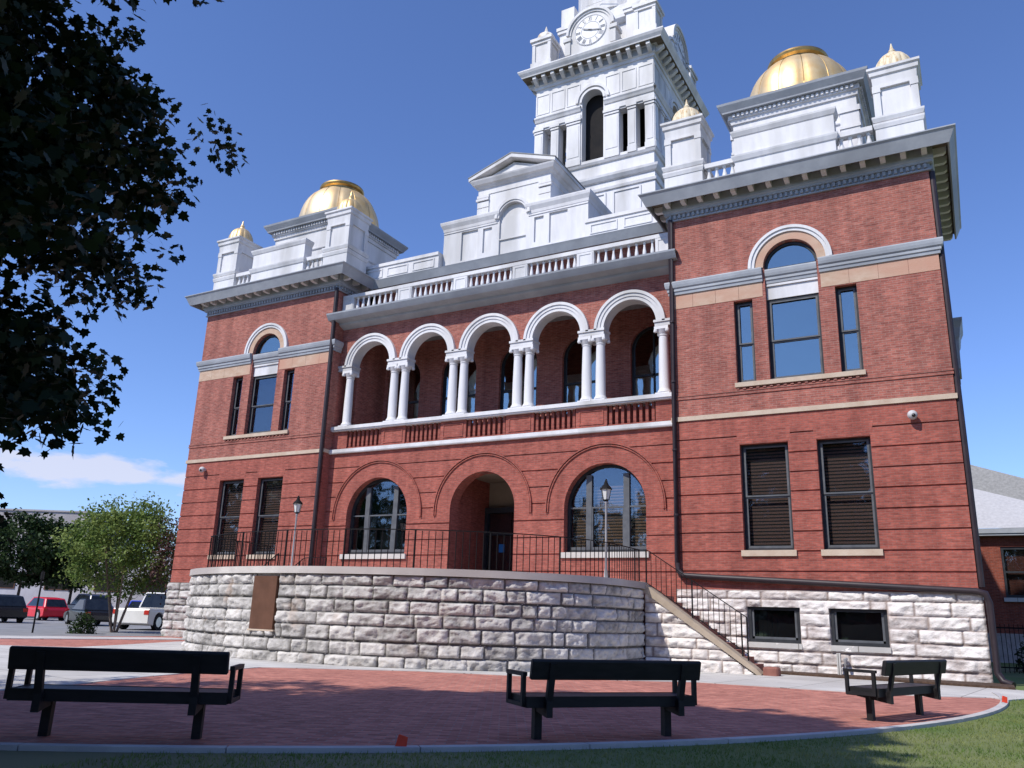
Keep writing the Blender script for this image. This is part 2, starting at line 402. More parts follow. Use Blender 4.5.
M['red_paint'] = paint('red car paint', (.60, .012, .03)); M['white_paint'] = paint('white car paint', (.75, .74, .72))
M['black_paint'] = paint('black car paint', (.012, .012, .014)); M['navy_paint'] = paint('navy car paint', (.03, .04, .08)); M['blue_paint'] = paint('blue car paint', (.03, .06, .45))
M['flag'] = noise_mat('orange red flag', (.80, .06, .03), (.85, .10, .05), 3, .6)
M['sign_blue'] = noise_mat('blue door sticker', (.02, .16, .42), (.03, .2, .5), 3, .5)
def blind_mat(name, a, b_):
    m, nt, b = new_mat(name)
    tc = N(nt, 'ShaderNodeTexCoord'); w = N(nt, 'ShaderNodeTexWave', wave_type='BANDS', bands_direction='Z', Scale=3.2, Distortion=.3)
    nt.links.new(tc.outputs['Object'], w.inputs['Vector'])
    cr = N(nt, 'ShaderNodeValToRGB'); cr.color_ramp.elements[0].position = .2; cr.color_ramp.elements[0].color = (*a, 1); cr.color_ramp.elements[1].position = .5; cr.color_ramp.elements[1].color = (*b_, 1)
    nt.links.new(w.outputs['Fac'], cr.inputs['Fac']); nt.links.new(cr.outputs['Color'], b.inputs['Base Color']); b.inputs['Roughness'].default_value = .6
    return m
M['blind'] = blind_mat('wooden blind', (.02, .012, .010), (.34, .16, .08))
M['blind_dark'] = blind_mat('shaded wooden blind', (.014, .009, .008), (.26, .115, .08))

# ------------------------------------------------------------------ camera
cam_d = bpy.data.cameras.new('camera'); cam = bpy.data.objects.new('camera', cam_d); COL.objects.link(cam)
CP = Vector((15.0196, -24.3984, 1.2822))
p_, y_, r_ = R(15.8323), R(29.358), R(1.923)
fw = Vector((-math.sin(y_) * math.cos(p_), math.cos(y_) * math.cos(p_), math.sin(p_)))
rt = Vector((math.cos(y_), math.sin(y_), 0)); up = rt.cross(fw)
rt2 = rt * math.cos(r_) + up * math.sin(r_); up2 = -rt * math.sin(r_) + up * math.cos(r_)
cam.matrix_world = Matrix(((rt2.x, up2.x, -fw.x, CP.x), (rt2.y, up2.y, -fw.y, CP.y), (rt2.z, up2.z, -fw.z, CP.z), (0, 0, 0, 1)))
cam_d.sensor_width = 36; cam_d.lens = 822.16 / 1024 * 36; cam_d.clip_start = .1; cam_d.clip_end = 3000
scene.camera = cam

# ------------------------------------------------------------------ light
SA, SE = R(22), R(47.5)
to_sun = Vector((-math.sin(SA) * math.cos(SE), -math.cos(SA) * math.cos(SE), math.sin(SE)))
sd = bpy.data.lights.new('sun', 'SUN'); sd.energy = 4.6; sd.angle = R(.55); sd.color = (1.0, .955, .87)
so = bpy.data.objects.new('sun', sd); COL.objects.link(so); so.rotation_euler = (-to_sun).to_track_quat('-Z', 'Y').to_euler(); so.location = (0, -40, 60)
w = bpy.data.worlds.new('World'); scene.world = w; w.use_nodes = True
nt = w.node_tree; bg = nt.nodes['Background']; bg.inputs['Strength'].default_value = .12
sky = N(nt, 'ShaderNodeTexSky'); sky.sky_type = 'NISHITA'; sky.sun_disc = False; sky.sun_elevation = SE; sky.sun_rotation = math.atan2(to_sun.x, to_sun.y)
sky.altitude = 200; sky.air_density = 1.0; sky.dust_density = .2; sky.ozone_density = 4.0
tc = N(nt, 'ShaderNodeTexCoord')
sp = N(nt, 'ShaderNodeSeparateXYZ'); nt.links.new(tc.outputs['Generated'], sp.inputs[0])
# low cumulus bank: noise-edged band of elevation
mp = N(nt, 'ShaderNodeMapping'); mp.inputs['Scale'].default_value = (7, 7, 20); nt.links.new(tc.outputs['Generated'], mp.inputs['Vector'])
nz = N(nt, 'ShaderNodeTexNoise', Scale=1.6, Detail=8.0, Roughness=.55); nt.links.new(mp.outputs[0], nz.inputs['Vector'])
def mth(op, a, b=None, c=None, clamp=False):
    n = N(nt, 'ShaderNodeMath', operation=op); n.use_clamp = clamp
    for i, x in enumerate((a, b, c)):
        if x is None: continue
        if isinstance(x, (int, float)): n.inputs[i].default_value = x
        else: nt.links.new(x, n.inputs[i])
    return n.outputs[0]
el = mth('ABSOLUTE', mth('SUBTRACT', sp.outputs['Z'], .136))
band = mth('SUBTRACT', 1.0, mth('DIVIDE', el, .023))
azf = mth('MULTIPLY', mth('SUBTRACT', mth('MULTIPLY', sp.outputs['X'], -1.0), .60), 8.0, None, True)
dens = mth('ADD', mth('MULTIPLY', band, .85), mth('MULTIPLY', mth('SUBTRACT', nz.outputs['Fac'], .5), 3.0))
dens = mth('MULTIPLY', mth('MULTIPLY', mth('SUBTRACT', dens, .12), 2.6, None, True), azf, None, True)
mx = N(nt, 'ShaderNodeMixRGB'); mx.inputs['Color2'].default_value = (6.6, 6.6, 7.6, 1)
nt.links.new(mth('MULTIPLY', dens, .75), mx.inputs['Fac']); tn = N(nt, 'ShaderNodeMixRGB', blend_type='MULTIPLY'); tn.inputs['Fac'].default_value = 1; tn.inputs['Color2'].default_value = (1.10, 1.20, 1.58, 1); nt.links.new(sky.outputs[0], tn.inputs['Color1']); nt.links.new(tn.outputs[0], mx.inputs['Color1']); nt.links.new(mx.outputs[0], bg.inputs['Color'])
scene.view_settings.view_transform = 'Standard'; scene.view_settings.look = 'None'; scene.view_settings.exposure = 0; scene.view_settings.gamma = 1
scene.render.engine = 'CYCLES'
scene.cycles.max_bounces = 6; scene.cycles.transparent_max_bounces = 12

# ------------------------------------------------------------------ ground
GZ = .07
PC = (-2.0, -5.4); PR = 17.15     # plaza circle
def struct(name, mb, mat, kind='structure'):
    o = mb.build(name, mat); o['kind'] = kind; return o
g = MB(); g.box(-400, 400, -300, 500, -.6, .045); struct('ground', g, M['grass_base'])
# street beyond on the left
g = MB(); g.prismz([(-200, -60), (-16.3, -9.8), (-14.8, -1.2), (-30, 60), (-200, 90)], -.03, .062); struct('street', g, M['asphalt'])
g = MB()
for k in range(9):
    x, y = -24 - k * 0.6, 1 + k * 2.9
    g.bar((x - 14, y - 9, .066), (x - 9, y - 6.2, .066), .12, .006)
struct('street_marking', g, M['white'])
# brick plaza as sector
def circ(r, a0, a1, n=80): return [(PC[0] + r * math.cos(a0 + (a1 - a0) * i / n), PC[1] + r * math.sin(a0 + (a1 - a0) * i / n)) for i in range(n + 1)]
a0, a1 = R(195), R(367)
g = MB(); g.prismz(circ(PR, a0, a1) + [(15.2, .4), (-14.5, .4)], -.05, GZ - .012); struct('plaza_brick_paving', g, M['paver'])
# concrete walk hugging terrace, to the right along the building and to the left
g = MB()
inner = [(7.1, -1.95), (7.1, -.2), (-7.9, -.2)]
outer = [(1.2, -10.53), (2.6, -9.45), (3.96, -8.46), (6.15, -7.75), (7.81, -7.2), (9.53, -5.95), (12.55, -5.85), (13.88, -5.55), (15.0, -4.75), (15.25, -5.2), (15.75, -4.0), (40, -3.6), (40, -1.6), (15.6, -1.6), (15.2, -.9), (7.1, -.9)]
g.prismz([(-7.6, -8.9), (-8.5, -9.7), (-9.2, -10.1), (-14, -13), (-5, -22.3), (1.94, -19.9), (2.85, -17.1), (2.52, -15.6), (1.94, -13.92)] + outer + [(-8.2, -.9), (-10.2, -3.2), (-8.6, -6.6)], -.05, GZ)
struct('concrete_walk', g, M['concrete'])
g = MB(); g.prismz([(-15.6, -12), (-14.4, -11), (-11.1, -1.4), (-13.0, -1.2), (-15.8, -7)], -.05, GZ + .01); struct('pavement', g, M['concrete'])
# kerb ring
g = MB()
ri, ro = PR, PR + .13
P1 = circ(ri, a0, a1, 120); P2 = circ(ro, a0, a1, 120)
for i in range(120):
    a, b, c, d = P1[i], P2[i], P2[i + 1], P1[i + 1]
    if i % 4 == 0:
        f_ = .03; a = (a[0] + (d[0] - a[0]) * f_, a[1] + (d[1] - a[1]) * f_); b = (b[0] + (c[0] - b[0]) * f_, b[1] + (c[1] - b[1]) * f_)
    g.hexa([(a[0], a[1], -.1), (b[0], b[1], -.1), (c[0], c[1], -.1), (d[0], d[1], -.1), (a[0], a[1], GZ + .02), (b[0], b[1], GZ + .02), (c[0], c[1], GZ + .02), (d[0], d[1], GZ + .02)])
struct('kerb', g, M['kerb'])
g = MB(); g.prismz([(9.8, -.9), (15.5, -1.55), (15.5, -.1), (9.8, -.1)], 0, GZ + .05); struct('planting_strip', g, M['mulch'])
# grass blades where the lawn shows
g = MB(); gr = random.Random(3)
n = 0
while n < 120000:
    x = gr.uniform(8.5, 24); y = gr.uniform(-22.3, -2.5)
    if math.hypot(x - PC[0], y - PC[1]) < PR + .18: continue
    if x > 15 and y > -4.3: continue
    dd = math.hypot(x - CP.x, y - CP.y)
    if gr.random() > min(1, 9 / (dd + 1)) : continue
    h = gr.uniform(.015, .042); a = gr.uniform(0, 2 * PI); l = gr.uniform(-.03, .03); wd = .003 + dd * .0004
    c, s_ = math.cos(a), math.sin(a)
    g.v += [(x - c * wd, y - s_ * wd, .04), (x + c * wd, y + s_ * wd, .04), (x + l, y + l * s_, .045 + h)]
    k = len(g.v); g.f.append((k - 3, k - 2, k - 1)); n += 1
me = bpy.data.meshes.new('grass'); me.from_pydata(g.v, [], g.f); me.materials.append(M['grass'])
go = bpy.data.objects.new('grass', me); COL.objects.link(go); go['kind'] = 'stuff'; go['label'] = 'short mown green lawn outside the curved kerb'; go['category'] = 'grass'

# ------------------------------------------------------------------ rock-faced masonry
def rock_wall(length, height, place, seed, course=.30, holes=(), du=.045, dv=.03, depth=.07, blk=(.38, .95), topfun=None):
    rr = random.Random(seed)
    nc = max(1, round(height / course)); ch = []
    t = [rr.uniform(.8, 1.2) for _ in range(nc)]; s_ = sum(t); z = 0
    for q in t: ch.append((z, z + q / s_ * height)); z = ch[-1][1]
    blocks = []
    for (za, zb) in ch:
        cuts = [0.0]; u = -rr.uniform(0, .4)
        while True:
            u += rr.uniform(*blk)
            if u > length - .2: break
            if u > .15: cuts.append(u)
        cuts.append(length)
        for h in holes:
            if h[2] < zb and h[3] > za: cuts += [h[0], h[1]]
        cuts = sorted(cuts); c2 = [cuts[0]]
        for c in cuts[1:]:
            if c - c2[-1] > .1: c2.append(c)
        row = []
        for a, b in zip(c2[:-1], c2[1:]):
            row.append((a, b, rr.uniform(-.12, .30), rr.uniform(.5, 1.0), rr.uniform(-.5, .5), rr.uniform(-.5, .5), rr.random() * 99))
        blocks.append(row)
    from mathutils import noise
    nu = int(length / du) + 1; nv = int(height / dv) + 1
    mb = MB(); mb.tint = []
    for j in range(nv + 1):
        z = height * j / nv
        ci = 0
        while ci < nc - 1 and z > ch[ci][1]: ci += 1
        za, zb = ch[ci]; row = blocks[ci]; bi = 0
        for i in range(nu + 1):
            u = length * i / nu
            while bi < len(row) - 1 and u > row[bi][1]: bi += 1
            a, b, ti, dp, gx, gz, sd_ = row[bi]
            e = min(u - a, b - u, z - za, zb - z)
            e = max(0.0, min(1.0, (e - .013) / .034)); e = e ** .7
            nn = noise.fractal(Vector((u * 3.4 + sd_, z * 4.5, sd_)), .55, 2.2, 5)
            rg = 1 - abs(noise.noise(Vector((u * 2.6 + sd_, z * 6.5, sd_ * 1.3)))) * 2.2
            rg2 = abs(noise.noise(Vector((u * 6.0 + sd_, z * 11, sd_))))
            d = e * (depth * (.55 + .35 * dp) + nn * depth * .62 + rg * depth * .30 - rg2 * depth * .26 + gx * depth * .9 * ((u - a) / (b - a) - .5) + gz * depth * 1.3 * ((z - za) / (zb - za) - .5))
            d = max(d, 0.0 if e < 1 else .01)
            mb.v.append(place(u, z, d)); mb.tint.append(.42 + ti * 1.3 + .35 * nn if e > .25 else -.25)
    for j in range(nv):
        zc = height * (j + .5) / nv
        for i in range(nu):
            uc = length * (i + .5) / nu
            if any(h[0] < uc < h[1] and h[2] < zc < h[3] for h in holes): continue
            if topfun and zc > topfun(uc): continue
            k = j * (nu + 1) + i
            mb.f.append((k, k + 1, k + nu + 2, k + nu + 1))
    mb.smooth = False
    return mb
def build_rock(mb, name, mat, parent):
    me = bpy.data.meshes.new(name); me.from_pydata(mb.v, [], mb.f)
    at = me.attributes.new('tint', 'FLOAT', 'POINT'); at.data.foreach_set('value', mb.tint)
    me.materials.append(mat); me.shade_smooth()
    o = bpy.data.objects.new(name, me); link(o, parent); return o

# ================================================================== COURTHOUSE
CH = thing('courthouse', 'red brick courthouse with white arcade, gold domes and white clock tower', 'courthouse', (0, 0, 0))
def add(mb, name, mat, parent=CH, **k): return mb.build(name, mat, parent, **k)
GRO = [2.77, 3.33, 3.88, 4.45, 5.02, 5.58, 6.15, 6.73]
a_, b_ = 15.0, 7.15
BACK = 16.0

def sash_window(x0, x1, z0, z1, yw, pane='glass', blind='dark', mid=.52, parent=CH, light=True, arch=None):
    """timber sash window set at depth yw: frame (part) > sash, pane, blind"""
    f = MB(); t = .07
    f.box(x0 + .002, x0 + t, yw - .06, yw + .06, z0 + .002, z1 - .002); f.box(x1 - t, x1 - .002, yw - .06, yw + .06, z0 + .002, z1 - .002)
    f.box(x0 + t, x1 - t, yw - .06, yw + .06, z0 + .002, z0 + t); f.box(x0 + t, x1 - t, yw - .06, yw + .06, z1 - t, z1 - .002)
    fo = f.build('window', M['frame'], parent)
    s_ = MB(); zm = z0 + (z1 - z0) * mid; q = .055
    xa, xb = x0 + t, x1 - t
    for (za, zb, yy) in ((z0 + t, zm, yw + .0), (zm - .0, z1 - t, yw - .035)):
        yy0, yy1 = yy - .018, yy + .018
        s_.box(xa, xa + q, yy0, yy1, za, zb); s_.box(xb - q, xb, yy0, yy1, za, zb)
        s_.box(xa + q, xb - q, yy0, yy1, za, za + q * (1.3 if za < zm - .1 else .8)); s_.box(xa + q, xb - q, yy0, yy1, zb - q * .8, zb)
    s_.build('sash', M['sash'], fo)
    p = MB(); p.box(xa + .01, xb - .01, yw + .02, yw + .026, z0 + t, z1 - t); p.build('glass_pane', M[pane], fo)
    bl = MB(); bl.box(xa, xb, yw + .16, yw + .17, z0 + t * .5, z1 - t * .5); bl.build('blind' if blind != 'dark' else 'dark_interior', M[blind], fo)
    return fo

# brick walls of the two pavilions, mirrored
for sgn, nm in ((1, 'right'), (-1, 'left')):
    mx_ = lambda xa, xb: (xa, xb) if sgn > 0 else (-xb, -xa)
    ops = []
    for (xa, xb, za, zb) in ((9.18, 10.58, 3.36, 6.48), (11.37, 12.80, 3.36, 6.48), (9.19, 9.77, 8.38, 11.06), (12.19, 12.79, 8.38, 11.06), (10.18, 11.73, 8.38, 12.01)):
        p, q = mx_(xa, xb); ops.append(Op(p, q, za, zb))
    cxa = 10.955 * sgn
    ops.append(OpArch(cxa, .80, 12.01, 12.01))
    X0, X1 = mx_(b_, a_)
    # ground storey body + rusticated skin
    mb = MB(); wall(mb, X0, X1, 2.0, 7.40, .04, .45, ops)
    lv = [2.0] + GRO + [7.40]
    for za, zb in zip(lv[:-1], lv[1:]):
        lo = za + (.022 if za > 2.0 else 0); hi = zb - (.022 if zb < 7.4 else 0)
        wall(mb, X0 - .0, X1 + .0, lo, hi, 0, .04, ops)
    # flat arches of upright brick over the windows
    for (xa, xb) in ((9.18, 10.58), (11.37, 12.80)):
        p, q = mx_(xa, xb); mb.prism([(p - .02, 6.50), (q + .02, 6.50), (q + .16, 7.10), (p - .16, 7.10)], -.004, .039)
    # side walls
    xi, xo = (b_, a_) if sgn > 0 else (-b_, -a_)
    for xs, inner_side in ((xo, False), (xi, True)):
        d = .45 * (1 if (xs < (X0 + X1) / 2) else -1)
        p, q = sorted((xs, xs + d)); ye = 6.29 if not inner_side else 2.2
        mb.box(p, q, .45, ye, 2.0, 14.2)
    add(mb, 'brick_wall', M['brick_plain'])
    mb = MB(); wall(mb, X0, X1, 7.40, 14.21, .0, .449, ops); 
    mb.box(X0 - 0, X1, .449, .5, 14.0, 14.21)
    add(mb, 'upper_brick_wall', M['brick'])
    # stone belts
    path = [(X0, .3), (X0, 0), (X1, 0), (X1, 2.5)]
    mb = MB(); mb.molding([(X0, 6.3 if sgn < 0 else 2.0), (X0, 0), (X1, 0), (X1, 6.3 if sgn > 0 else .41)], [(0, 7.33), (.05, 7.33), (.05, 7.47), (0, 7.48)]); add(mb, 'string_course', M['tan_light'])
    mb = MB(); mb.molding([(X0, 6.3 if sgn < 0 else 2.0), (X0, 0), (X1, 0), (X1, 6.3 if sgn > 0 else .41)], [(0, 8.02), (.03, 8.02), (.03, 8.09), (.012, 8.09), (.012, 8.12), (.03, 8.12), (.03, 8.17), (0, 8.17)]); add(mb, 'brick_band', M['brick'])
    for (u0, u1, y0) in ((b_, 10.10, -.012), (11.81, a_, -.012)):
        mb = MB()
        p, q = mx_(u0, u1); n = 4 if u1 < 11 else 4
        for k in range(n):
            xa = p + (q - p) * k / n; xb = p + (q - p) * (k + 1) / n
            wall(mb, xa + .004, xb - .004, 11.09, 11.57, y0, .01, ())
        add(mb, 'sandstone_band', M['tan'])
    prof = [(0, 11.57), (.05, 11.57), (.06, 11.66), (.09, 11.68), (.09, 11.76), (.13, 11.80), (.15, 11.88), (.16, 11.97), (.15, 12.01), (0, 12.03)]
    mb = MB()
    if sgn > 0:
        mb.molding([(X0, 1.0), (X0, 0), (10.12, 0)], prof); mb.molding([(11.79, 0), (X1, 0), (X1, 6.29)], prof)
    else:
        mb.molding([(X0, 6.29), (X0, 0), (-11.79, 0)], prof); mb.molding([(-10.12, 0), (X1, 0), (X1, .41)], prof)
    p, q = mx_(10.19, 11.72)
    mb.molding([(p, .13), (q, .13)], [(o, z - .06) for o, z in prof])
    add(mb, 'belt_course', M['grey_trim'])
    mb = MB(); mb.box(p, q, .14, .3, 11.0, 11.52); mb.box(p, q, .09, .14, 11.42, 11.49); add(mb, 'white_panel', M['white'])
    # lunette surround
    mb = MB(); mb.arc_ring(cxa, 12.035, .80, 1.06, -.03, .02); add(mb, 'arch_stone_ring', M['tan'])
    mb = MB(); mb.arc_ring(cxa, 12.035, 1.06, 1.16, -.075, .0); mb.arc_ring(cxa, 12.035, 1.16, 1.25, -.115, .0); add(mb, 'arch_hood', M['white'])
    # lunette window
    f = MB(); f.arc_ring(cxa, 12.0, .72, .797, .12, .22, n=20); f.box(cxa - .797, cxa + .797, .12, .22, 11.96, 12.03); fo = f.build('window', M['frame'], CH)
    f = MB(); f.half_disc(cxa, 12.0, .74, .18, .186); f.build('glass_pane', M['glass_sky'], fo)
    f = MB(); f.half_disc(cxa, 12.0, .76, .3, .31); f.build('dark_interior', M['dark'], fo)
    for (xa, xb, za, zb, pane) in ((9.19, 9.77, 8.38, 11.06, 'glass_sky'), (12.19, 12.79, 8.38, 11.06, 'glass_sky'), (10.18, 11.73, 8.38, 11.0, 'glass_sky')):
        p, q = mx_(xa, xb)
        sash_window(p, q, za, zb, .24, pane if sgn > 0 else 'glass', 'dark', .48)
    for (xa, xb) in ((9.18, 10.58), (11.37, 12.80)):
        p, q = mx_(xa, xb)
        sash_window(p, q, 3.36, 6.48, .24, 'glass', 'blind_dark', .50)
        mb = MB(); mb.box(p - .07, q + .07, -.07, .2, 3.19, 3.358); add(mb, 'window_sill', M['tan_light'])
    mb = MB(); p, q = mx_(9.14, 12.84); mb.box(p, q, -.09, .2, 8.24, 8.378); add(mb, 'window_sill', M['tan_light'])
    mb = MB(); mb.box(0, .09, -.055, 0.01, 8.174, 8.238); co = add(mb, 'corbel', M['brick']); co.location.x = p + .03; x = p + .23
    while x < q - .08:
        c2 = co.copy(); link(c2, CH); c2.location.x = x; x += .2
    # main entablature with dentils and modillions
    path = [(X0, 1.9), (X0, 0), (X1, 0), (X1, 6.29)] if sgn > 0 else [(X0, 6.29), (X0, 0), (X1, 0), (X1, 1.9)]
    def entab(mb, path, z=14.21):
        P = [(0, 0), (.07, 0), (.07, .05), (.04, .06), (.04, .21), (.12, .22), (.13, .30), (.16, .33), (.16, .68), (.55, .68), (.56, .46), (.60, .45), (.75, .79), (.80, .84), (.80, .875), (0, .95)]
        mb.molding(path, [(o, z + h) for o, h in P])
        for (ax, ay), (bx, by) in zip(path[:-1], path[1:]):
            L = math.hypot(bx - ax, by - ay); dx, dy = (bx - ax) / L, (by - ay) / L; nx, ny = dy, -dx
            def blk(u, w_, o0, o1, za, zb):
                P4 = [(ax + dx * (u - w_ / 2) + nx * o0, ay + dy * (u - w_ / 2) + ny * o0), (ax + dx * (u - w_ / 2) + nx * o1, ay + dy * (u - w_ / 2) + ny * o1),
                      (ax + dx * (u + w_ / 2) + nx * o1, ay + dy * (u + w_ / 2) + ny * o1), (ax + dx * (u + w_ / 2) + nx * o0, ay + dy * (u + w_ / 2) + ny * o0)]
                mb.hexa([(x, y, z + za) for x, y in P4] + [(x, y, z + zb) for x, y in P4])
            k = int(L / .155)
            for i in range(k): blk((i + .5) * L / k, .08, .035, .115, .075, .20)
            k = max(1, round((L - .2) / .546))
            for i in range(k + 1): modi.append((ax + dx * (.06 + (L - .12) * i / k), ay + dy * (.06 + (L - .12) * i / k), math.atan2(ny, nx)))
    modi = []; mb = MB(); entab(mb, path); cor = add(mb, 'cornice', M['grey_trim'])
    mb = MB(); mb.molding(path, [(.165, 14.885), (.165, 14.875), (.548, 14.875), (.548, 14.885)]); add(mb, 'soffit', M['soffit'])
    if sgn > 0:
        m_ = MB(); m_.prismx([(0, 14.66), (.26, 14.66), (.33, 14.72), (.36, 14.872), (0, 14.872)], -.075, .075)
        m_.v = [(y_q, x_q, z_q) for x_q, y_q, z_q in m_.v]
        mproto = m_.build('modillion', M['white'], cor)
    for qi, (x_q, y_q, an_q) in enumerate(modi):
        if sgn > 0 and qi == 0: o_q = mproto
        else: o_q = mproto.copy(); link(o_q, cor)
        o_q.location = (x_q + .158 * math.cos(an_q), y_q + .158 * math.sin(an_q), 0); o_q.rotation_euler = (0, 0, an_q)
    # flat roof
    mb = MB(); mb.box(X0 + .01, X1 - .01, .01, 6.28, 14.9, 15.12); mb.box(X0 + .01, X1 - .01, 6.0, 6.29, 2.0, 14.9); add(mb, 'roof', M['roof_tar'])
    # downspouts and roof structures are below
    # ---- roof parapet, balusters, minarets, dome block
    cxp = 11.075 * sgn
    mb = MB(); p, q = mx_(9.42, 12.55)
    mb.box(p, q, .04, .5, 15.1, 17.05)
    mb.molding([(p, .5), (p, .04), (q, .04), (q, .5)], [(0, 15.1), (.05, 15.1), (.05, 15.3), (0, 15.32), (0, 15.95), (.04, 15.97), (.09, 16.1), (.10, 16.16), (0, 16.2), (0, 16.85), (.03, 16.87), (.09, 17.0), (.10, 17.06), (0, 17.08)])
    add(mb, 'roof_parapet', M['white'])
    bal = None
    for (ua, ub) in ((8.38, 9.42), (12.56, 13.62)):
        p, q = mx_(ua, ub)
        mb = MB(); mb.box(p, q, .12, .36, 15.12, 15.34); rl = mb.build('balustrade', M['white'], CH); mb = MB(); mb.box(p, q, .10, .38, 16.02, 16.18); mb.build('top_rail', M['white'], rl)
        for i in range(4):
            x = p + (q - p) * (i + .5) / 4
            m2 = MB(); m2.lathe(x, .24, [(.07, 15.34), (.07, 15.4), (.045, 15.42), (.10, 15.56), (.09, 15.66), (.045, 15.86), (.05, 15.94), (.07, 15.96), (.07, 16.02)], 10); m2.smooth = True
            m2.build('baluster', M['white'], rl)
    for k, u in enumerate((7.66, 14.36)):
        cx = u * sgn; cy = .74; s_ = MB()
        def sq(h0, h1, hw): s_.box(cx - hw, cx + hw, cy - hw, cy + hw, h0, h1)
        def mold(hw, pr): s_.molding([(cx - hw, cy + hw), (cx - hw, cy - hw), (cx + hw, cy - hw), (cx + hw, cy + hw), (cx - hw, cy + hw), (cx - hw, cy - hw)], [(0, pr[0][1])] + pr + [(0, pr[-1][1])])
        sq(15.1, 16.35, .66); mold(.66, [(.03, 15.1), (.03, 15.3)]); mold(.66, [(.02, 15.98), (.05, 16.1), (.05, 16.16)]); mold(.66, [(.03, 16.2), (.07, 16.32), (.07, 16.38)])
        sq(16.35, 18.0, .56)
        for (ax, ay) in ((-1, -1), (1, -1), (1, 1), (-1, 1)):
            s_.box(cx + ax * .53 - .1, cx + ax * .53 + .1, cy + ay * .53 - .1, cy + ay * .53 + .1, 16.38, 17.36)
            s_.box(cx + ax * .53 - .12, cx + ax * .53 + .12, cy + ay * .53 - .12, cy + ay * .53 + .12, 17.26, 17.40)
        sq(17.40, 17.50, .645)
        mold(.62, [(.0, 17.50), (.02, 17.80), (.07, 17.84), (.08, 17.98), (.13, 18.02), (.13, 18.1)]); sq(17.5, 18.1, .62)
        mi = s_.build('minaret', M['white'], CH)
        s2 = MB(); r0 = .58
        s2.lathe(cx, cy, [(r0, 18.1)] + [(r0 * math.cos(t), 18.22 + .70 * math.sin(t)) for t in [PI / 2 * i / 9 for i in range(9)]] + [(.06, 18.92)], 72, lobes=12, amp=.05)
        s2.smooth = True
        mt = M['gold'] if sgn < 0 else M['gold_worn']
        s2.build('small_dome', mt, mi)
        s3 = MB(); s3.lathe(cx, cy, [(.13, 18.86), (.10, 18.96), (.11, 19.02), (.06, 19.10), (.015, 19.32)], 12); s3.build('finial', mt, mi)
    # dome block
    bx0, bx1, by0, by1 = cxp - 2.05, cxp + 2.05, 1.78, 5.88
    mb = MB(); mb.box(bx0, bx1, by0, by1, 15.1, 18.62)
    for xx in (bx0, bx1 - .5):
        mb.box(xx - .05, xx + .55, by0 - .07, by0, 15.1, 18.05); mb.box(xx - .09, xx + .59, by0 - .11, by0, 17.85, 18.05); mb.box(xx - .08, xx + .58, by0 - .10, by0, 17.25, 17.35)
    for yy in (by0 - .04, by1 - .5):
        mb.box(bx1, bx1 + .07, yy, yy + .5, 15.1, 18.05); mb.box(bx1 + .0, bx1 + .11, yy - .04, yy + .54, 17.85, 18.04)
        mb.box(bx0 - .07, bx0, yy, yy + .5, 15.1, 18.05)
    mb.molding([(bx0, by1), (bx0, by0), (bx1, by0), (bx1, by1)], [(0, 16.4), (.05, 16.45), (.06, 16.5), (0, 16.52), (0, 17.45), (.05, 17.5), (.06, 17.55), (0, 17.6)])
    rp = [(bx0, by1), (bx0, by0), (bx1, by0), (bx1, by1), (bx0, by1)]
    mb.molding(rp, [(0, 18.45), (.06, 18.47), (.08, 18.62), (.14, 18.64), (.14, 18.82)])
    for (ax, ay), (bx, by) in zip(rp[:-1], rp[1:]):
        L = math.hypot(bx - ax, by - ay); dx, dy = (bx - ax) / L, (by - ay) / L; nx, ny = dy, -dx; kk = 26
        for i in range(kk):
            u = (i + .5) * L / kk; cx0, cy0 = ax + dx * u + nx * .17, ay + dy * u + ny * .17
            mb.box(cx0 - .04, cx0 + .04, cy0 - .04, cy0 + .04, 18.69, 18.80)
    add(mb, 'dome_base', M['white'])
    mb = MB(); mb.molding(rp, [(.001, 18.82), (.30, 18.83), (.31, 18.88), (.44, 19.08), (.46, 19.16), (.001, 19.22)]); add(mb, 'dome_base_cornice', M['grey_trim'])
    mb = MB(); dcy = 3.83; rr = 1.93
    prof = [(rr * 1.0, 19.15), (rr * 1.01, 19.6)]
    prof = [(rr, 19.15), (rr * 1.04, 19.55)]
    for i in range(1, 11):
        t = R(60) * i / 10
        prof.append((rr * 1.04 * math.cos(t) ** .82, 19.50 + 2.15 * math.sin(t)))
    prof[-1] = (1.02, 21.36)
    mb.lathe(cxp, dcy, prof, 84, lobes=14, amp=.03); mb.smooth = True
    dm = mb.build('gold_dome', M['gold'], CH)
    mb = MB()
    for i in range(14):
        a = 2 * PI * (i) / 14
        pts = []
        for r, z in prof: pts.append((cxp + (r * .972) * math.cos(a), dcy + (r * .972) * math.sin(a), z))
        mb.tube(pts, .012, 5)
    mb.build('dome_seams', M['gold_dark'], dm)
    mb = MB(); mb.lathe(cxp, dcy, [(.98, 21.30), (.98, 21.52), (1.08, 21.58), (1.11, 21.66), (1.08, 21.74), (.95, 21.78), (.2, 21.84)], 48); mb.smooth = True; mb.build('dome_crown_ring', M['gold_dark'], dm)

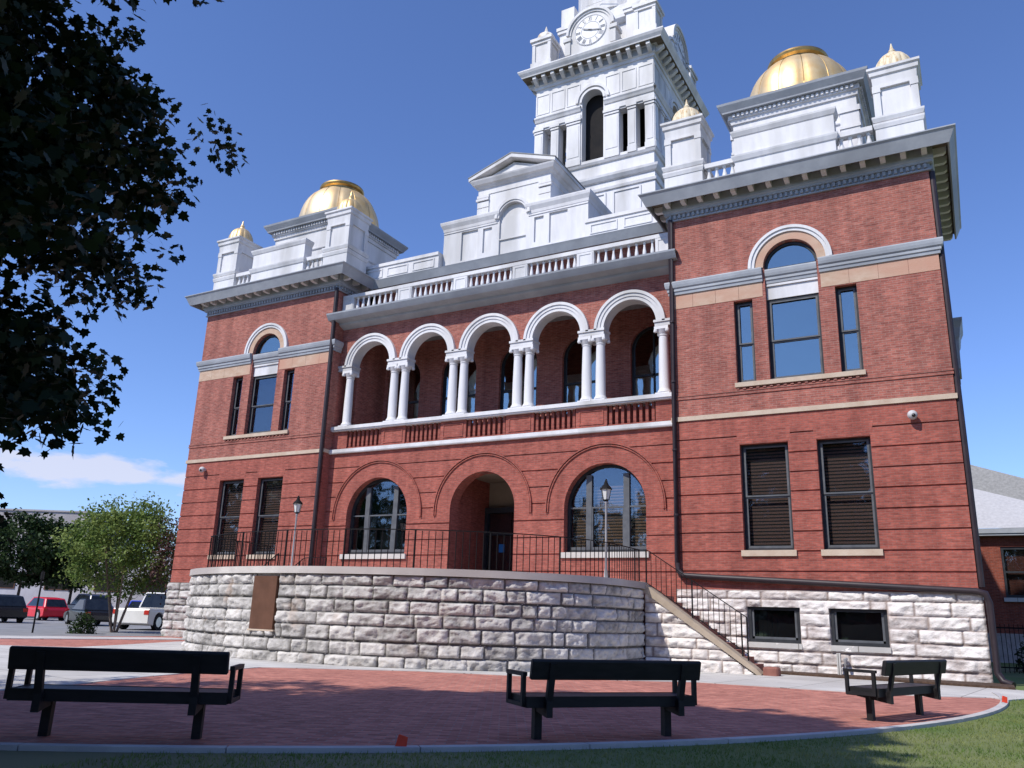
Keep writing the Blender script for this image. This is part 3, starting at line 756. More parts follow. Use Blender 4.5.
# ---- recessed centre
# ground storey with three arches
CY = .41
ops = [OpArch(0, 1.32, 1.5, 4.92), OpArch(4.64, 1.43, 3.38, 4.83), OpArch(-4.64, 1.43, 3.38, 4.83)]
mb = MB(); wall(mb, -b_, b_, 0.0, 7.32, CY + .04, CY + .55, ops)
lv = [0.0] + GRO + [7.32]
for za, zb in zip(lv[:-1], lv[1:]):
    wall(mb, -b_, b_, za + (.022 if za > 0 else 0), zb - (.022 if zb < 7.3 else 0), CY, CY + .04, ops)
mb.arc_ring(0, 4.92, 1.321, 1.96, CY - .004, CY + .039, foot=.2)
for c in (4.64, -4.64): mb.arc_ring(c, 4.83, 1.431, 2.07, CY - .004, CY + .039, foot=.12)
add(mb, 'brick_wall', M['brick_plain'])
for (c, zq, ra, ft) in ((0, 4.92, 1.90, .2), (4.64, 4.83, 2.0, .12), (-4.64, 4.83, 2.0, .12)):
    mb = MB(); mb.arc_ring(c, zq, ra, ra + .035, CY - .05, CY, foot=ft); mb.arc_ring(c, zq, ra + .035, ra + .065, CY - .012, CY, foot=ft); mb.arc_ring(c, zq, ra + .065, ra + .10, CY - .08, CY, foot=ft)
    add(mb, 'brick_label_arch', M['brick_plain'])
# arched ground windows
for c in (4.64, -4.64):
    yw = CY + .34; r = 1.43; zs = 4.83; z0 = 3.38
    f = MB(); f.arc_ring(c, zs, r - .09, r - .002, yw - .06, yw + .06, foot=zs - z0 - .002)
    f.box(c - r + .09, c + r - .09, yw - .06, yw + .06, z0 + .002, z0 + .1)
    fo = f.build('window', M['frame'], CH)
    s_ = MB()
    for d in (-.66, .66):
        h = math.sqrt((r - .09) ** 2 - .75 ** 2)
        s_.box(c + d - .10, c + d + .10, yw - .05, yw + .05, z0 + .1, zs + h)
    zt = 4.83
    for (p, q) in ((c - r + .09, c - .76), (c - .56, c + .56), (c + .76, c + r - .09)):
        s_.box(p, q, yw - .03, yw + .02, zt, zt + .05); s_.box(p, q, yw - .03, yw + .02, z0 + .1, z0 + .19)
    for x in (c - .56, c + .52): s_.box(x, x + .04, yw - .03, yw + .02, z0 + .19, zt)
    s_.build('mullions', M['sash'], fo)
    p_ = MB(); p_.half_disc(c, zs, r - .05, yw + .025, yw + .03, z0=z0 + .05); p_.build('glass_pane', M['glass'], fo)
    if c > 0:
        b1 = MB(); b1.box(c - r + .1, c + r - .1, yw + .2, yw + .21, z0, 5.6); b1.build('blind', M['blind'], fo)
    b1 = MB(); b1.half_disc(c, zs, r, yw + .45, yw + .46, z0=z0); b1.build('dark_interior', M['dark'], fo)
    mb = MB(); mb.box(c - 1.52, c + 1.52, CY - .08, CY + .25, 3.20, 3.378); add(mb, 'window_sill', M['cap'])
# entrance vestibule
for p, q in ((-1.9, -1.35), (1.35, 1.9)):
    mb = MB(); mb.box(p, q, CY + .5, 3.2, 1.6, 7.0); add(mb, 'vestibule_wall', M['brick_plain'])
mb = MB(); mb.box(-1.9, 1.9, 3.2, 3.4, 1.6, 7.0); mb.box(-1.35, 1.35, CY + .5, 3.2, 6.3, 6.5); add(mb, 'vestibule_ceiling', M['cream'])
f = MB(); f.box(-1.34, -1.24, 2.9, 3.19, 2.2, 5.3); f.box(1.24, 1.34, 2.9, 3.19, 2.2, 5.3); f.box(-1.24, 1.24, 2.9, 3.19, 5.1, 5.3); f.box(-.05, .05, 2.9, 3.0, 2.2, 5.1); f.box(-1.24, -.05, 2.92, 3.0, 4.25, 4.33); f.box(.05, 1.24, 2.92, 3.0, 4.25, 4.33)
f.box(-1.24, -.05, 2.92, 3.0, 2.2, 2.5); f.box(.05, 1.24, 2.92, 3.0, 2.2, 2.5)
d = f.build('door', M['frame'], CH)
f = MB(); f.box(-1.24, 1.24, 3.01, 3.015, 2.3, 5.1); f.build('glass_pane', M['glass'], d)
f = MB(); f.box(-1.24, 1.24, 3.10, 3.12, 2.2, 5.1); f.build('dark_interior', M['dark'], d)
f = MB(); f.box(-.72, -.48, 2.99, 3.0, 3.62, 3.92); f.build('door_sticker', M['sign_blue'], d)
f = MB(); f.tube([(-.14, 2.86, 3.1), (-.14, 2.86, 3.5)], .02, 6); f.build('handle', M['chrome'], d)
# balcony bands and brick balustrade
mb = MB(); mb.molding([(-b_ + .0, CY), (b_, CY)], [(0, 7.30), (.12, 7.30), (.14, 7.34), (.14, 7.46), (0, 7.50)]); add(mb, 'white_band', M['white'])
mb = MB(); mb.box(-b_ + .003, b_ - .003, .27, .80, 8.27, 8.40); 
mb.box(-b_ + .003, b_ - .003, .31, .78, 8.22, 8.268); add(mb, 'balcony_sill', M['white'])
mb = MB(); pier = [(-b_ + .01, -6.42), (-4.72, -3.58), (-1.96, -.84), (.84, 1.96), (3.58, 4.72), (6.42, b_ - .01)]
for p, q in pier:
    mb.box(p, q, .46, .78, 7.5, 8.22)
    if q - p > .9: mb.box(p + .12, q - .12, .435, .46, 7.60, 7.64); mb.box(p + .12, q - .12, .435, .46, 8.06, 8.10); mb.box(p + .12, p + .16, .435, .46, 7.64, 8.06); mb.box(q - .16, q - .12, .435, .46, 7.64, 8.06)
mb.box(-b_ + .01, b_ - .01, .95, 1.0, 7.4, 8.2)
add(mb, 'balcony_pier_wall', M['brick_plain'])
mb = MB(); mb.box(-6.6, 6.6, .5, .74, 7.5, 7.56); rail = mb.build('brick_balustrade', M['brick_plain'], CH)
m2 = MB(); m2.box(-.05, .05, .52, .64, 7.56, 8.22); proto = None
for (p, q) in zip([x[1] for x in pier[:-1]], [x[0] for x in pier[1:]]):
    for i in range(8):
        x = p + (q - p) * (i + .5) / 8
        if proto is None: proto = m2.build('baluster', M['brick_plain'], rail); o = proto
        else: o = proto.copy(); link(o, rail)
        o.location = (x, 0, 0)
# arcade wall with five arches
cs = [-5.54, -2.77, 0, 2.77, 5.54]
AR = .97; ZS = 10.93
mb = MB(); wall(mb, -b_, b_, ZS, 12.80, .50, .95, [OpArch(c, AR, 5, ZS) for c in cs]); add(mb, 'arcade_wall', M['brick'])
for c in cs:
    mb = MB(); mb.arc_ring(c, ZS, AR - .02, AR + .10, .43, .93); mb.arc_ring(c, ZS, AR + .10, AR + .21, .40, .52); mb.arc_ring(c, ZS, AR + .21, AR + .31, .36, .52)
    add(mb, 'arch_trim', M['white'], smooth=True)
mb = MB()
cols = [-6.67, -4.41, -3.89, -1.64, -1.16, 1.16, 1.64, 3.89, 4.41, 6.67]
for (p, q) in ((-b_ + .01, -6.45), (-4.62, -3.68), (-1.86, -.94), (.94, 1.86), (3.68, 4.62), (6.45, b_ - .01)):
    mb = MB(); mb.box(p, q, .40, .92, 10.76, 10.90); mb.box(p - .03, q + .03 if q < 7 else q, .36, .93, 10.90, 10.98)
    add(mb, 'impost_block', M['white'])
cp = None
for c in cols:
    if cp is None:
        m2 = MB(); m2.smooth = True; m2.lathe(0, .64, [(.20, 8.40), (.20, 8.47), (.23, 8.50), (.22, 8.55), (.185, 8.60), (.175, 8.64), (.172, 9.4), (.15, 10.44), (.17, 10.46), (.17, 10.49), (.15, 10.50)], 24)
        cp = m2.build('column', M['white'], CH); cp.location = (c, 0, 0)
        m3 = MB(); m3.smooth = True; m3.lathe(0, .64, [(.15, 10.50), (.19, 10.55), (.22, 10.62), (.25, 10.66)], 20); m3.box(-.24, .24, .40, .88, 10.66, 10.758)
        for ax in (-.2, .2):
            for ay in (.44, .84): m3.lathe(ax, ay, [(.06, 10.56), (.075, 10.60), (.06, 10.66)], 8)
        capi = m3.build('capital', M['white'], cp)
        m4 = MB(); m4.box(-.24, .24, .40, .88, 8.40, 8.47); base = m4.build('base', M['white'], cp)
    else:
        o = copy_tree(cp, CH); o.location = (c, 0, 0)
# loggia inside
mb = MB(); wall(mb, -b_ + .46, b_ - .46, 7.4, 12.8, 2.75, 3.1, [OpArch(c, .84, 8.5, 10.9) for c in cs])
mb.box(-b_ + .3, -b_ + .6, .96, 3.1, 7.4, 12.8); mb.box(b_ - .6, b_ - .3, .96, 3.1, 7.4, 12.8)
add(mb, 'loggia_wall', M['brick'])
mb = MB(); mb.box(-b_ + .3, b_ - .3, .8, 3.1, 7.35, 7.41); mb.box(-b_ + .3, b_ - .3, .96, 3.1, 12.45, 12.6); add(mb, 'loggia_floor_and_ceiling', M['roof_dark'])
for c in cs:
    yw = 2.95; r = .84
    f = MB(); f.arc_ring(c, 10.9, r - .09, r - .002, yw - .06, yw + .06, foot=2.39); f.box(c - .03, c + .03, yw - .05, yw + .05, 8.6, 11.6); f.box(c - r + .09, c + r - .09, yw - .06, yw + .06, 8.51, 8.6); f.box(c - r + .09, c + r - .09, yw - .05, yw + .05, 9.85, 9.93)
    fo = f.build('window', M['frame'], CH)
    p_ = MB(); p_.half_disc(c, 10.9, r - .05, yw + .0, yw + .005, z0=8.55); p_.build('glass_pane', M['glass_sky'], fo)
    p_ = MB(); p_.half_disc(c, 10.9, r, yw + .2, yw + .21, z0=8.5); p_.build('dark_interior', M['dark'], fo)
# loggia cornice lip, roof deck, balustrade above
mb = MB(); mb.molding([(-b_ - .28, .5), (b_ + .28, .5)], [(0, 12.60), (.05, 12.62), (.30, 12.72), (.32, 12.80), (.52, 12.82), (.68, 12.84), (.74, 12.92), (.82, 13.04), (.83, 13.10), (.0, 13.16)]); 
add(mb, 'balcony_cornice', M['grey_trim'])
mb = MB(); mb.box(-b_ + .01, b_ - .01, .501, 2.2, 12.81, 13.14); add(mb, 'roof_deck', M['roof_dark'])
mb = MB(); mb.box(-b_ + .02, b_ - .02, .30, .50, 13.15, 13.30); mb.box(-b_ + .02, b_ - .02, .27, .53, 13.90, 14.04)
pr = [(-b_ + .02, -6.56), (-4.28, -3.62), (-1.62, -1.0), (1.0, 1.62), (3.62, 4.28), (6.56, b_ - .02)]
for p, q in pr:
    mb.box(p, q, .28, .52, 13.30, 13.90); mb.box(p + .07, q - .07, .262, .28, 13.36, 13.84) if False else None
    if q - p > .3:
        mb.box(p + .05, q - .05, .262, .28, 13.34, 13.40); mb.box(p + .05, q - .05, .262, .28, 13.80, 13.86); mb.box(p + .05, p + .11, .262, .28, 13.40, 13.80); mb.box(q - .11, q - .05, .262, .28, 13.40, 13.80)
rail = mb.build('roof_deck_balustrade', M['white'], CH)
m2 = MB(); m2.smooth = True; m2.lathe(0, .40, [(.06, 13.30), (.06, 13.34), (.035, 13.36), (.07, 13.46), (.065, 13.54), (.035, 13.74), (.04, 13.84), (.06, 13.86), (.06, 13.90)], 10); proto = None
for (p, q) in zip([x[1] for x in pr[:-1]], [x[0] for x in pr[1:]]):
    for i in range(8):
        x = p + (q - p) * (i + .5) / 8
        if proto is None: proto = m2.build('baluster', M['white'], rail); o = proto
        else: o = proto.copy(); link(o, rail)
        o.location = (x, 0, 0)
def panel_(mb, x0, x1, z0, z1, y, t=.06, d=.03):
    mb.box(x0, x1, y - d, y, z0, z0 + t); mb.box(x0, x1, y - d, y, z1 - t, z1); mb.box(x0, x0 + t, y - d, y, z0 + t, z1 - t); mb.box(x1 - t, x1, y - d, y, z0 + t, z1 - t)
# wall behind the deck and its entablature, parapet
mb = MB(); mb.box(-b_ + .4, b_ - .4, 2.0, 2.4, 13.1, 14.75); add(mb, 'brick_wall', M['brick'])
mb = MB(); mb.molding([(-b_ + .3, 2.0), (b_ - .3, 2.0)], [(0, 14.66), (.10, 14.66), (.12, 14.70), (.50, 14.72), (.60, 14.68), (.72, 14.96), (.75, 15.02), (0, 15.14)]); add(mb, 'cornice', M['grey_trim'])
for q in (-1, 1):
    mb = MB(); p, e = sorted((q * 3.34, q * 9.0)); mb.box(p, e, 1.62, 1.95, 15.08, 15.779); mb.box(p, e, 1.57, 2.0, 15.78, 15.92)
    for k in range(3):
        x, x2 = sorted((q * (3.55 + k * 1.35), q * (3.55 + k * 1.35 + 1.1))); panel_(mb, x, x2, 15.28, 15.68, 1.62, .05, .03)
    add(mb, 'roof_parapet', M['white'])
# central attic with gable
def shy(mb): mb.v = [(x, y + .42, z) for x, y, z in mb.v]
mb = MB()
def panel(mb, x0, x1, z0, z1, y, t=.06, d=.03):   # raised frame
    mb.box(x0, x1, y - d, y, z0, z0 + t); mb.box(x0, x1, y - d, y, z1 - t, z1); mb.box(x0, x0 + t, y - d, y, z0 + t, z1 - t); mb.box(x1 - t, x1, y - d, y, z0 + t, z1 - t)
ops = [OpArch(0, .62, 15.3, 16.98), Op(-2.45, -1.65, 15.45, 16.75), Op(1.65, 2.45, 15.45, 16.75), Op(-1.4, -.98, 15.6, 16.70), Op(.98, 1.4, 15.6, 16.70)]
wall(mb, -3.33, -.001, 15.1, 17.1, 1.50, 1.60, [ops[0], ops[1], ops[3]]) if False else wall(mb, -3.33, 3.33, 15.1, 17.05, 1.50, 1.58, ops[1:] + [ops[0]])
mb.box(-3.33, 3.33, 1.58, 3.95, 15.1, 17.05)
for (p, q) in ((-3.33, -.72), (.72, 3.33)):
    mb.molding([(p, 3.95), (p, 1.50), (q, 1.50), (q, 3.95)], [(0, 16.88), (.02, 16.90), (.04, 17.02), (.12, 17.18), (.14, 17.28), (.14, 17.32), (0, 17.36)])
    mb.box(p, q, 1.50, 3.95, 17.05, 17.35)
    mb.box(p, q, 1.47, 1.50, 16.80, 16.84)
mb.box(-.62, .62, 1.52, 1.58, 16.02, 16.08)
shy(mb); add(mb, 'attic', M['white'])
mb = MB()
wall(mb, -1.66, 1.66, 17.05, 18.58, 1.50, 1.62, [OpArch(0, .62, 15.3, 16.98)]); mb.box(-1.66, 1.66, 1.62, 4.7, 17.05, 18.58)
for s_ in (-1, 1):
    for (za, zb, o) in ((17.30, 17.62, .05), (17.66, 17.92, .05), (17.96, 18.06, .10), (18.10, 18.22, .07)):
        x0, x1 = sorted((s_ * 1.16, s_ * (1.66 + o))); mb.box(x0, x1, 1.50 - o, 1.50, za, zb)
mb.arc_ring(0, 16.98, .62, .70, 1.43, 1.5); mb.arc_ring(0, 16.98, .70, .82, 1.39, 1.5)
mb.molding([(-1.66, 4.7), (-1.66, 1.5), (1.66, 1.5), (1.66, 4.7)], [(0, 18.22), (.03, 18.24), (.03, 18.50), (.08, 18.54), (.14, 18.62), (.22, 18.66), (.30, 18.80), (.32, 18.86), (0, 18.90)])
# pediment
mb.prism([(-1.66, 18.84), (1.66, 18.84), (0, 19.42)], 1.46, 4.9)
for s_ in (-1, 1):
    A = [(s_ * 2.02, 18.84), (s_ * 2.02, 18.98), (0, 19.68), (0, 19.52)]
    mb.prism(A if s_ > 0 else A[::-1], 1.16, 4.95)
mb.prism([(-1.0, 18.93), (1.0, 18.93), (0, 19.27)], 1.40, 1.46)
shy(mb); add(mb, 'pediment', M['white'])
mb = MB()
for s_ in (-1, 1):
    A = [(s_ * 2.05, 18.985), (s_ * 2.05, 19.02), (0, 19.73), (0, 19.685)]
    mb.prism(A if s_ > 0 else A[::-1], 1.14, 5.0)
shy(mb); add(mb, 'gable_roof', M['roof_dark'])
# block behind carrying the tower, main roof
mb = MB(); mb.box(-9.2, 9.2, 3.5, 22.0, 2.0, 15.3); add(mb, 'rear_block', M['brick'])
mb = MB(); mb.box(-9.0, 9.0, 2.2, 22, 15.3, 15.45); add(mb, 'roof', M['roof_tar'])

# ---- tower
TC = 13.22; TH = 3.33; TY = TC - TH   # front y = 9.89
mb = MB(); mb.box(-TH + .02, TH - .02, TY + .02, TC + TH - .02, 15.4, 22.6)
def ringm(mb, hw, prof): mb.molding([(-hw, TC), (-hw, TC - hw), (hw, TC - hw), (hw, TC + hw), (-hw, TC + hw), (-hw, TC)], prof)
ringm(mb, TH, [(0, 21.95), (.05, 21.97), (.08, 22.1), (0, 22.15)]); ringm(mb, TH, [(0, 22.45), (.08, 22.5), (.18, 22.66), (.2, 22.78), (0, 22.84)])
for s_ in (-1, 1):
    x0, x1 = sorted((s_ * 1.1, s_ * 2.6)); panel(mb, x0, x1, 18.0, 21.85, TY + .02, .1, .05); 
panel(mb, -.75, .75, 18.0, 21.85, TY + .02, .1, .05)
mb.box(-TH + .06, TH - .06, TY + .06, TC + TH - .06, 22.6, 23.72)
ringm(mb, TH - .06, [(0, 23.55), (.08, 23.58), (.14, 23.70), (0, 23.75)])
tw = mb.build('clock_tower', M['white'], CH)
# belfry: open piers on 4 sides
mb = MB()
def belfry_side(mb, rot):
    m = MB()
    ops = [OpArch(0, .60, 23.9, 27.40), Op(-2.84, -2.40, 23.9, 26.42), Op(-1.92, -1.48, 23.9, 26.42), Op(1.48, 1.92, 23.9, 26.42), Op(2.40, 2.84, 23.9, 26.42)]
    e_ = 0 if abs(math.sin(rot)) < .5 else .501
    wall(m, -TH + e_, TH - e_, 23.75, 29.05, -TH, -TH + .5, ops)
    # pilasters with capitals
    for (p, q) in ((-3.36, -2.84), (-2.40, -1.92), (-1.48, -.66), (.66, 1.48), (1.92, 2.40), (2.84, 3.36)):
        m.box(p + .02, q - .02, -TH - .05, -TH, 24.1, 26.2); m.box(p, q, -TH - .08, -TH, 23.76, 24.1); m.box(p, q, -TH - .09, -TH, 26.22, 26.34); m.box(p - .04, q + .04, -TH - .13, -TH, 26.36, 26.50)
        m.box(p + .10, q - .10, -TH - .07, -TH - .05, 24.25, 26.05)
    for (p, q) in ((-3.36, -.66), (.66, 3.36)):
        m.box(p, q, -TH - .06, -TH, 26.52, 26.72)
        m.molding([(p, -TH), (q, -TH)], [(0, 26.9), (.05, 26.92), (.10, 27.04), (.15, 27.12), (.15, 27.2), (0, 27.24)])
        # frieze panels
        w_ = (q - p) / 3
        for k in range(3): panel(m, p + w_ * k + .05, p + w_ * (k + 1) - .05, 27.40, 28.60, -TH, .05, .03)
    m.arc_ring(0, 27.40, .60, .72, -TH - .08, -TH + .1); m.arc_ring(0, 27.40, .80, .95, -TH - .12, -TH)
    c, s_ = math.cos(rot), math.sin(rot)
    mb.add([(x * c - y * s_, TC + x * s_ + y * c, z) for x, y, z in m.v], m.f)
for k in range(4): belfry_side(mb, k * PI / 2)
mb.box(-TH + .5, TH - .5, TC - TH + .5, TC + TH - .5, 29.0, 29.1)
bf = mb.build('belfry', M['white'], tw)
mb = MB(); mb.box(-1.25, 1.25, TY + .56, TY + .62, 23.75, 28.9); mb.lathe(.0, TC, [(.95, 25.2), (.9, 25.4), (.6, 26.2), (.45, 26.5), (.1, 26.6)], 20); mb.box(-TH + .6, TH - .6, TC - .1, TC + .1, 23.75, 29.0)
mb.build('bell_and_shade_sheets', M['dark'], tw)  # bell, plus dark sheets that paint the chamber's shade
mb = MB()
ringm(mb, TH, [(0, 28.95), (.06, 28.97), (.08, 29.12), (.14, 29.15), (.14, 29.52), (.62, 29.54), (.64, 29.60), (.74, 29.74), (.80, 29.86), (.80, 29.92), (0, 30.0)])
for k in range(4):
    c, s_ = math.cos(k * PI / 2), math.sin(k * PI / 2)
    for i in range(13):
        u = -TH + .1 + (2 * TH - .2) * i / 12
        m = MB(); m.prismx([(-TH - .13, 29.14), (-TH - .28, 29.20), (-TH - .54, 29.38), (-TH - .54, 29.53), (-TH - .13, 29.53)], u - .10, u + .10)
        mb.add([(x * c - y * s_, TC + x * s_ + y * c, z) for x, y, z in m.v], m.f)
mb.build('tower_cornice', M['white'], tw)
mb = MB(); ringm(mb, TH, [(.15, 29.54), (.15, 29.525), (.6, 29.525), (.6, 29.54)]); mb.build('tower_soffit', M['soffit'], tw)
mb = MB(); ringm(mb, TH, [(.141, 29.18), (.145, 29.18), (.145, 29.52), (.141, 29.52)]); mb.build('tower_shade_strip', M['grey_trim'], tw)  # grey strip puts the shade between the brackets into colour
# stage above: minarets, dormers with clocks, drum
mb = MB(); mb.box(-3.5, 3.5, TC - 3.5, TC + 3.5, 29.95, 30.35); mb.box(-3.3, 3.3, TC - 3.3, TC + 3.3, 30.35, 30.6)
mb.box(-2.0, 2.0, TC - 2.0, TC + 2.0, 30.6, 34.0)
for ax in (-1, 1):
    for ay in (-1, 1):
        mb.box(ax * 1.98 - .45, ax * 1.98 + .45, TC + ay * 1.98 - .45, TC + ay * 1.98 + .45, 30.6, 32.9)
        mb.box(ax * 1.98 - .55, ax * 1.98 + .55, TC + ay * 1.98 - .55, TC + ay * 1.98 + .55, 32.9, 33.1)
        mb.box(ax * 1.98 - .6, ax * 1.98 + .6, TC + ay * 1.98 - .6, TC + ay * 1.98 + .6, 33.1, 33.3)
        mb.box(ax * 1.98 - .4, ax * 1.98 + .4, TC + ay * 1.98 - .4, TC + ay * 1.98 + .4, 33.3, 34.6)
ringm(mb, 2.0, [(0, 32.7), (.1, 32.72), (.3, 32.9), (.32, 33.1), (0, 33.2)])
mb.lathe(0, TC, [(2.2, 34.0), (2.2, 37.5), (2.5, 37.6), (2.5, 37.9), (1.8, 38.4), (.9, 39.6), (.1, 40.5)], 16)
mb.build('upper_stage', M['white'], tw)
for ax in (-1, 1):
    for ay in (-1, 1):
        cx, cy = ax * 3.0, TC + ay * 3.0
        m = MB(); m.box(cx - .62, cx + .62, cy - .62, cy + .62, 30.3, 30.62); m.box(cx - .5, cx + .5, cy - .5, cy + .5, 30.62, 31.95)
        for bx in (-1, 1):
            for by in (-1, 1): m.box(cx + bx * .47 - .09, cx + bx * .47 + .09, cy + by * .47 - .09, cy + by * .47 + .09, 30.62, 31.8)
        m.box(cx - .58, cx + .58, cy - .58, cy + .58, 31.8, 31.98); m.box(cx - .66, cx + .66, cy - .66, cy + .66, 31.98, 32.16)
        mo = m.build('minaret', M['white'], tw)
        if hasattr(m, 'x'): pass
for ax in (-1, 1):
    for ay in (-1, 1):
        cx, cy = ax * 3.0, TC + ay * 3.0
        m = MB(); m.smooth = True; m.lathe(cx, cy, [(.53, 32.16)] + [(.52 * math.cos(PI / 2 * i / 8) + .02, 32.32 + .5 * math.sin(PI / 2 * i / 8)) for i in range(8)] + [(.09, 32.86), (.10, 33.0), (.01, 33.3)], 32, lobes=8, amp=.05); m.build('small_dome', M['white_old'], tw)
# clocks on front and right side
def clock(rot):
    c, s_ = math.cos(rot), math.sin(rot)
    tf = lambda m: [(x * c - y * s_, TC + x * s_ + y * c, z) for x, y, z in m.v]
    yf = -TH - .35; zc = 31.48
    m = MB(); m.half_disc(0, zc, 1.22, yf, -2.4, z0=30.3)
    m.arc_ring(0, zc, 1.12, 1.24, yf - .06, yf); m.arc_ring(0, zc, 1.24, 1.38, yf - .14, yf + .6)
    for s2 in (-1, 1):
        x0, x1 = sorted((s2 * 1.15, s2 * 1.45)); m.box(x0, x1, yf - .08, yf + .6, 30.3, 31.1); x0, x1 = sorted((s2 * 1.1, s2 * 1.55)); m.box(x0, x1, yf - .14, yf + .62, 31.12, 31.34)
    m.v = tf(m); d = m.build('clock_dormer', M['white'], tw)
    m = MB(); n = 32; poly = [(.93 * math.cos(2 * PI * i / n), zc + .93 * math.sin(2 * PI * i / n)) for i in range(n)]; m.prism(poly[::-1], yf - .03, yf); m.v = tf(m); fc = m.build('clock_face', M['clockface'], tw)
    m = MB()
    ROM = {12: 'XII', 1: 'I', 2: 'II', 3: 'III', 4: 'IIII', 5: 'V', 6: 'VI', 7: 'VII', 8: 'VIII', 9: 'IX', 10: 'X', 11: 'XI'}
    for h, t in ROM.items():
        a = PI / 2 - h * PI / 6; rad = Vector((math.cos(a), math.sin(a))); tan = Vector((rad.y, -rad.x))
        wds = {'I': .04, 'V': .08, 'X': .08}; W = sum(wds[ch] + .02 for ch in t) - .02; u = -W / 2
        for ch in t:
            wch = wds[ch]
            def st(u0, r0, u1, r1, th=.022):
                p0 = rad * r0 + tan * u0; p1 = rad * r1 + tan * u1
                m.bar((p0.x, yf - .04, zc + p0.y), (p1.x, yf - .04, zc + p1.y), .012, th)
            if ch == 'I': st(u + wch / 2, .58, u + wch / 2, .84)
            elif ch == 'V': st(u, .84, u + wch / 2, .58); st(u + wch, .84, u + wch / 2, .58)
            else: st(u, .84, u + wch, .58); st(u + wch, .84, u, .58)
            u += wch + .02
    for (r0, r1) in ((.88, .91), (.50, .52)):
        for i in range(40):
            aa, ab = 2 * PI * i / 40, 2 * PI * (i + 1) / 40
            p = [(r0 * math.cos(aa), r0 * math.sin(aa)), (r1 * math.cos(aa), r1 * math.sin(aa)), (r1 * math.cos(ab), r1 * math.sin(ab)), (r0 * math.cos(ab), r0 * math.sin(ab))]
            m.add([(x, yf - .045, zc + z) for x, z in p], [(0, 1, 2, 3)])
    m.v = tf(m); m.build('clock_numerals', M['numeral'], tw)
    m = MB()
    for (deg, L, th) in ((-15, .66, .05), (158, .44, .07)):
        a = R(deg); m.bar((-.1 * math.cos(a), yf - .07, zc - .1 * math.sin(a)), (L * math.cos(a), yf - .07, zc + L * math.sin(a)), .02, th)
    m.v = tf(m); m.build('clock_hands', M['numeral'], tw)
M['numeral'] = noise_mat('weathered grey numerals', (.26, .26, .28), (.36, .36, .38), 4, .6)
M['clockface'] = noise_mat('white clock face', (.66, .66, .68), (.72, .72, .74), 3, .5)
clock(0); clock(PI / 2); clock(-PI / 2)
m = MB(); m.tube([(-.9, TC - 2.3, 34.4), (.9, TC - 2.3, 34.4)], .02, 5)
m.build('rod', M['white'], tw)

# ---- stone basements
def flat_place(xs, y, dirx=1):
    return lambda u, z, d: (xs + u * dirx, y - d, z)
H = [(9.21 - 7.15, 10.62 - 7.15, .84, 1.80), (11.41 - 7.15, 12.83 - 7.15, .84, 1.80)]
rw = rock_wall(7.93, 2.24, flat_place(7.15, -.03), 5, course=.315, holes=H, depth=.066, blk=(.55, 1.25), du=.05)
build_rock(rw, 'stone_basement', M['rock_white'], CH)
rw = rock_wall(7.93, 2.24, flat_place(-15.08, -.03), 6, course=.315, depth=.085, blk=(.5, 1.2), du=.07, dv=.04)
build_rock(rw, 'stone_basement', M['rock'], CH)
rw = rock_wall(6.2, 2.24, lambda u, z, d: (15.03 + d * .6, u - .03, z), 8, course=.315, depth=.06, du=.08, dv=.04)
build_rock(rw, 'stone_basement', M['rock_white'], CH)
mb = MB()
wall(mb, 7.16, 15.0, 0, 2.2, .0, .3, [Op(9.21, 10.62, .84, 1.80), Op(11.41, 12.83, .84, 1.80)]); mb.box(-15, -7.16, .0, .3, 0, 2.2); mb.box(14.7, 15.0, .3, 6.2, 0, 2.2)
mb.box(7.16, 15.02, -.05, .0, 2.2, 2.249)
add(mb, 'basement_core', M['rock_white'])
for (p, q) in ((9.21, 10.62), (11.41, 12.83)):
    f = MB(); t = .09
    f.box(p, p + t, .02, .16, .84, 1.8); f.box(q - t, q, .02, .16, .84, 1.8); f.box(p + t, q - t, .02, .16, .84, .84 + t); f.box(p + t, q - t, .02, .16, 1.8 - t, 1.8)
    fo = f.build('window', M['frame'], CH)
    f = MB(); s0 = p + t; s1 = q - t; f.box(s0, s0 + .06, .06, .1, .93, 1.71); f.box(s1 - .06, s1, .06, .1, .93, 1.71); f.box(s0, s1, .06, .1, .93, .99); f.build('sash', M['sash'], fo)
    f = MB(); f.box(s0, s1, .11, .115, .93, 1.71); f.build('glass_pane', M['glass'], fo)
    f = MB(); f.box(s0, s1, .25, .26, .9, 1.75); f.build('dark_interior', M['dark'], fo)
    mb = MB(); mb.box(p - .03, q + .03, -.12, .05, .70, .838); add(mb, 'window_sill', M['rock_white2'] if 'rock_white2' in M else M['concrete'])

# ---- downspouts
mb = MB(); mb.smooth = True
mb.tube([(7.22, -.10, 14.25), (7.22, -.10, 3.0), (7.24, -.10, 2.78), (7.38, -.12, 2.64), (8.0, -.14, 2.60), (12, -.14, 2.42), (14.95, -.16, 2.285), (15.14, -.14, 2.23), (15.2, -.13, 2.0), (15.2, -.13, .35), (15.3, -.2, .16), (15.5, -.35, .1)], .085, 12)
for z in (12.9, 10.6, 8.6, 6.4, 4.4): mb.tube([(7.22, -.10, z), (7.22, -.10, z + .06)], .085, 12)
add(mb, 'downspout', M['spout'])
mb = MB(); mb.smooth = True; mb.tube([(-7.2, -.10, 14.3), (-7.2, -.10, 2.3)], .08, 10)
for z in (12.9, 10.6, 8.6, 6.4, 4.4): mb.tube([(-7.2, -.10, z), (-7.2, -.10, z + .06)], .085, 10)
add(mb, 'downspout', M['spout'])
mb = MB(); mb.smooth = True; mb.tube([(15.075, .10, 14.2), (15.075, .10, 2.4)], .085, 10); add(mb, 'downspout', M['spout'])
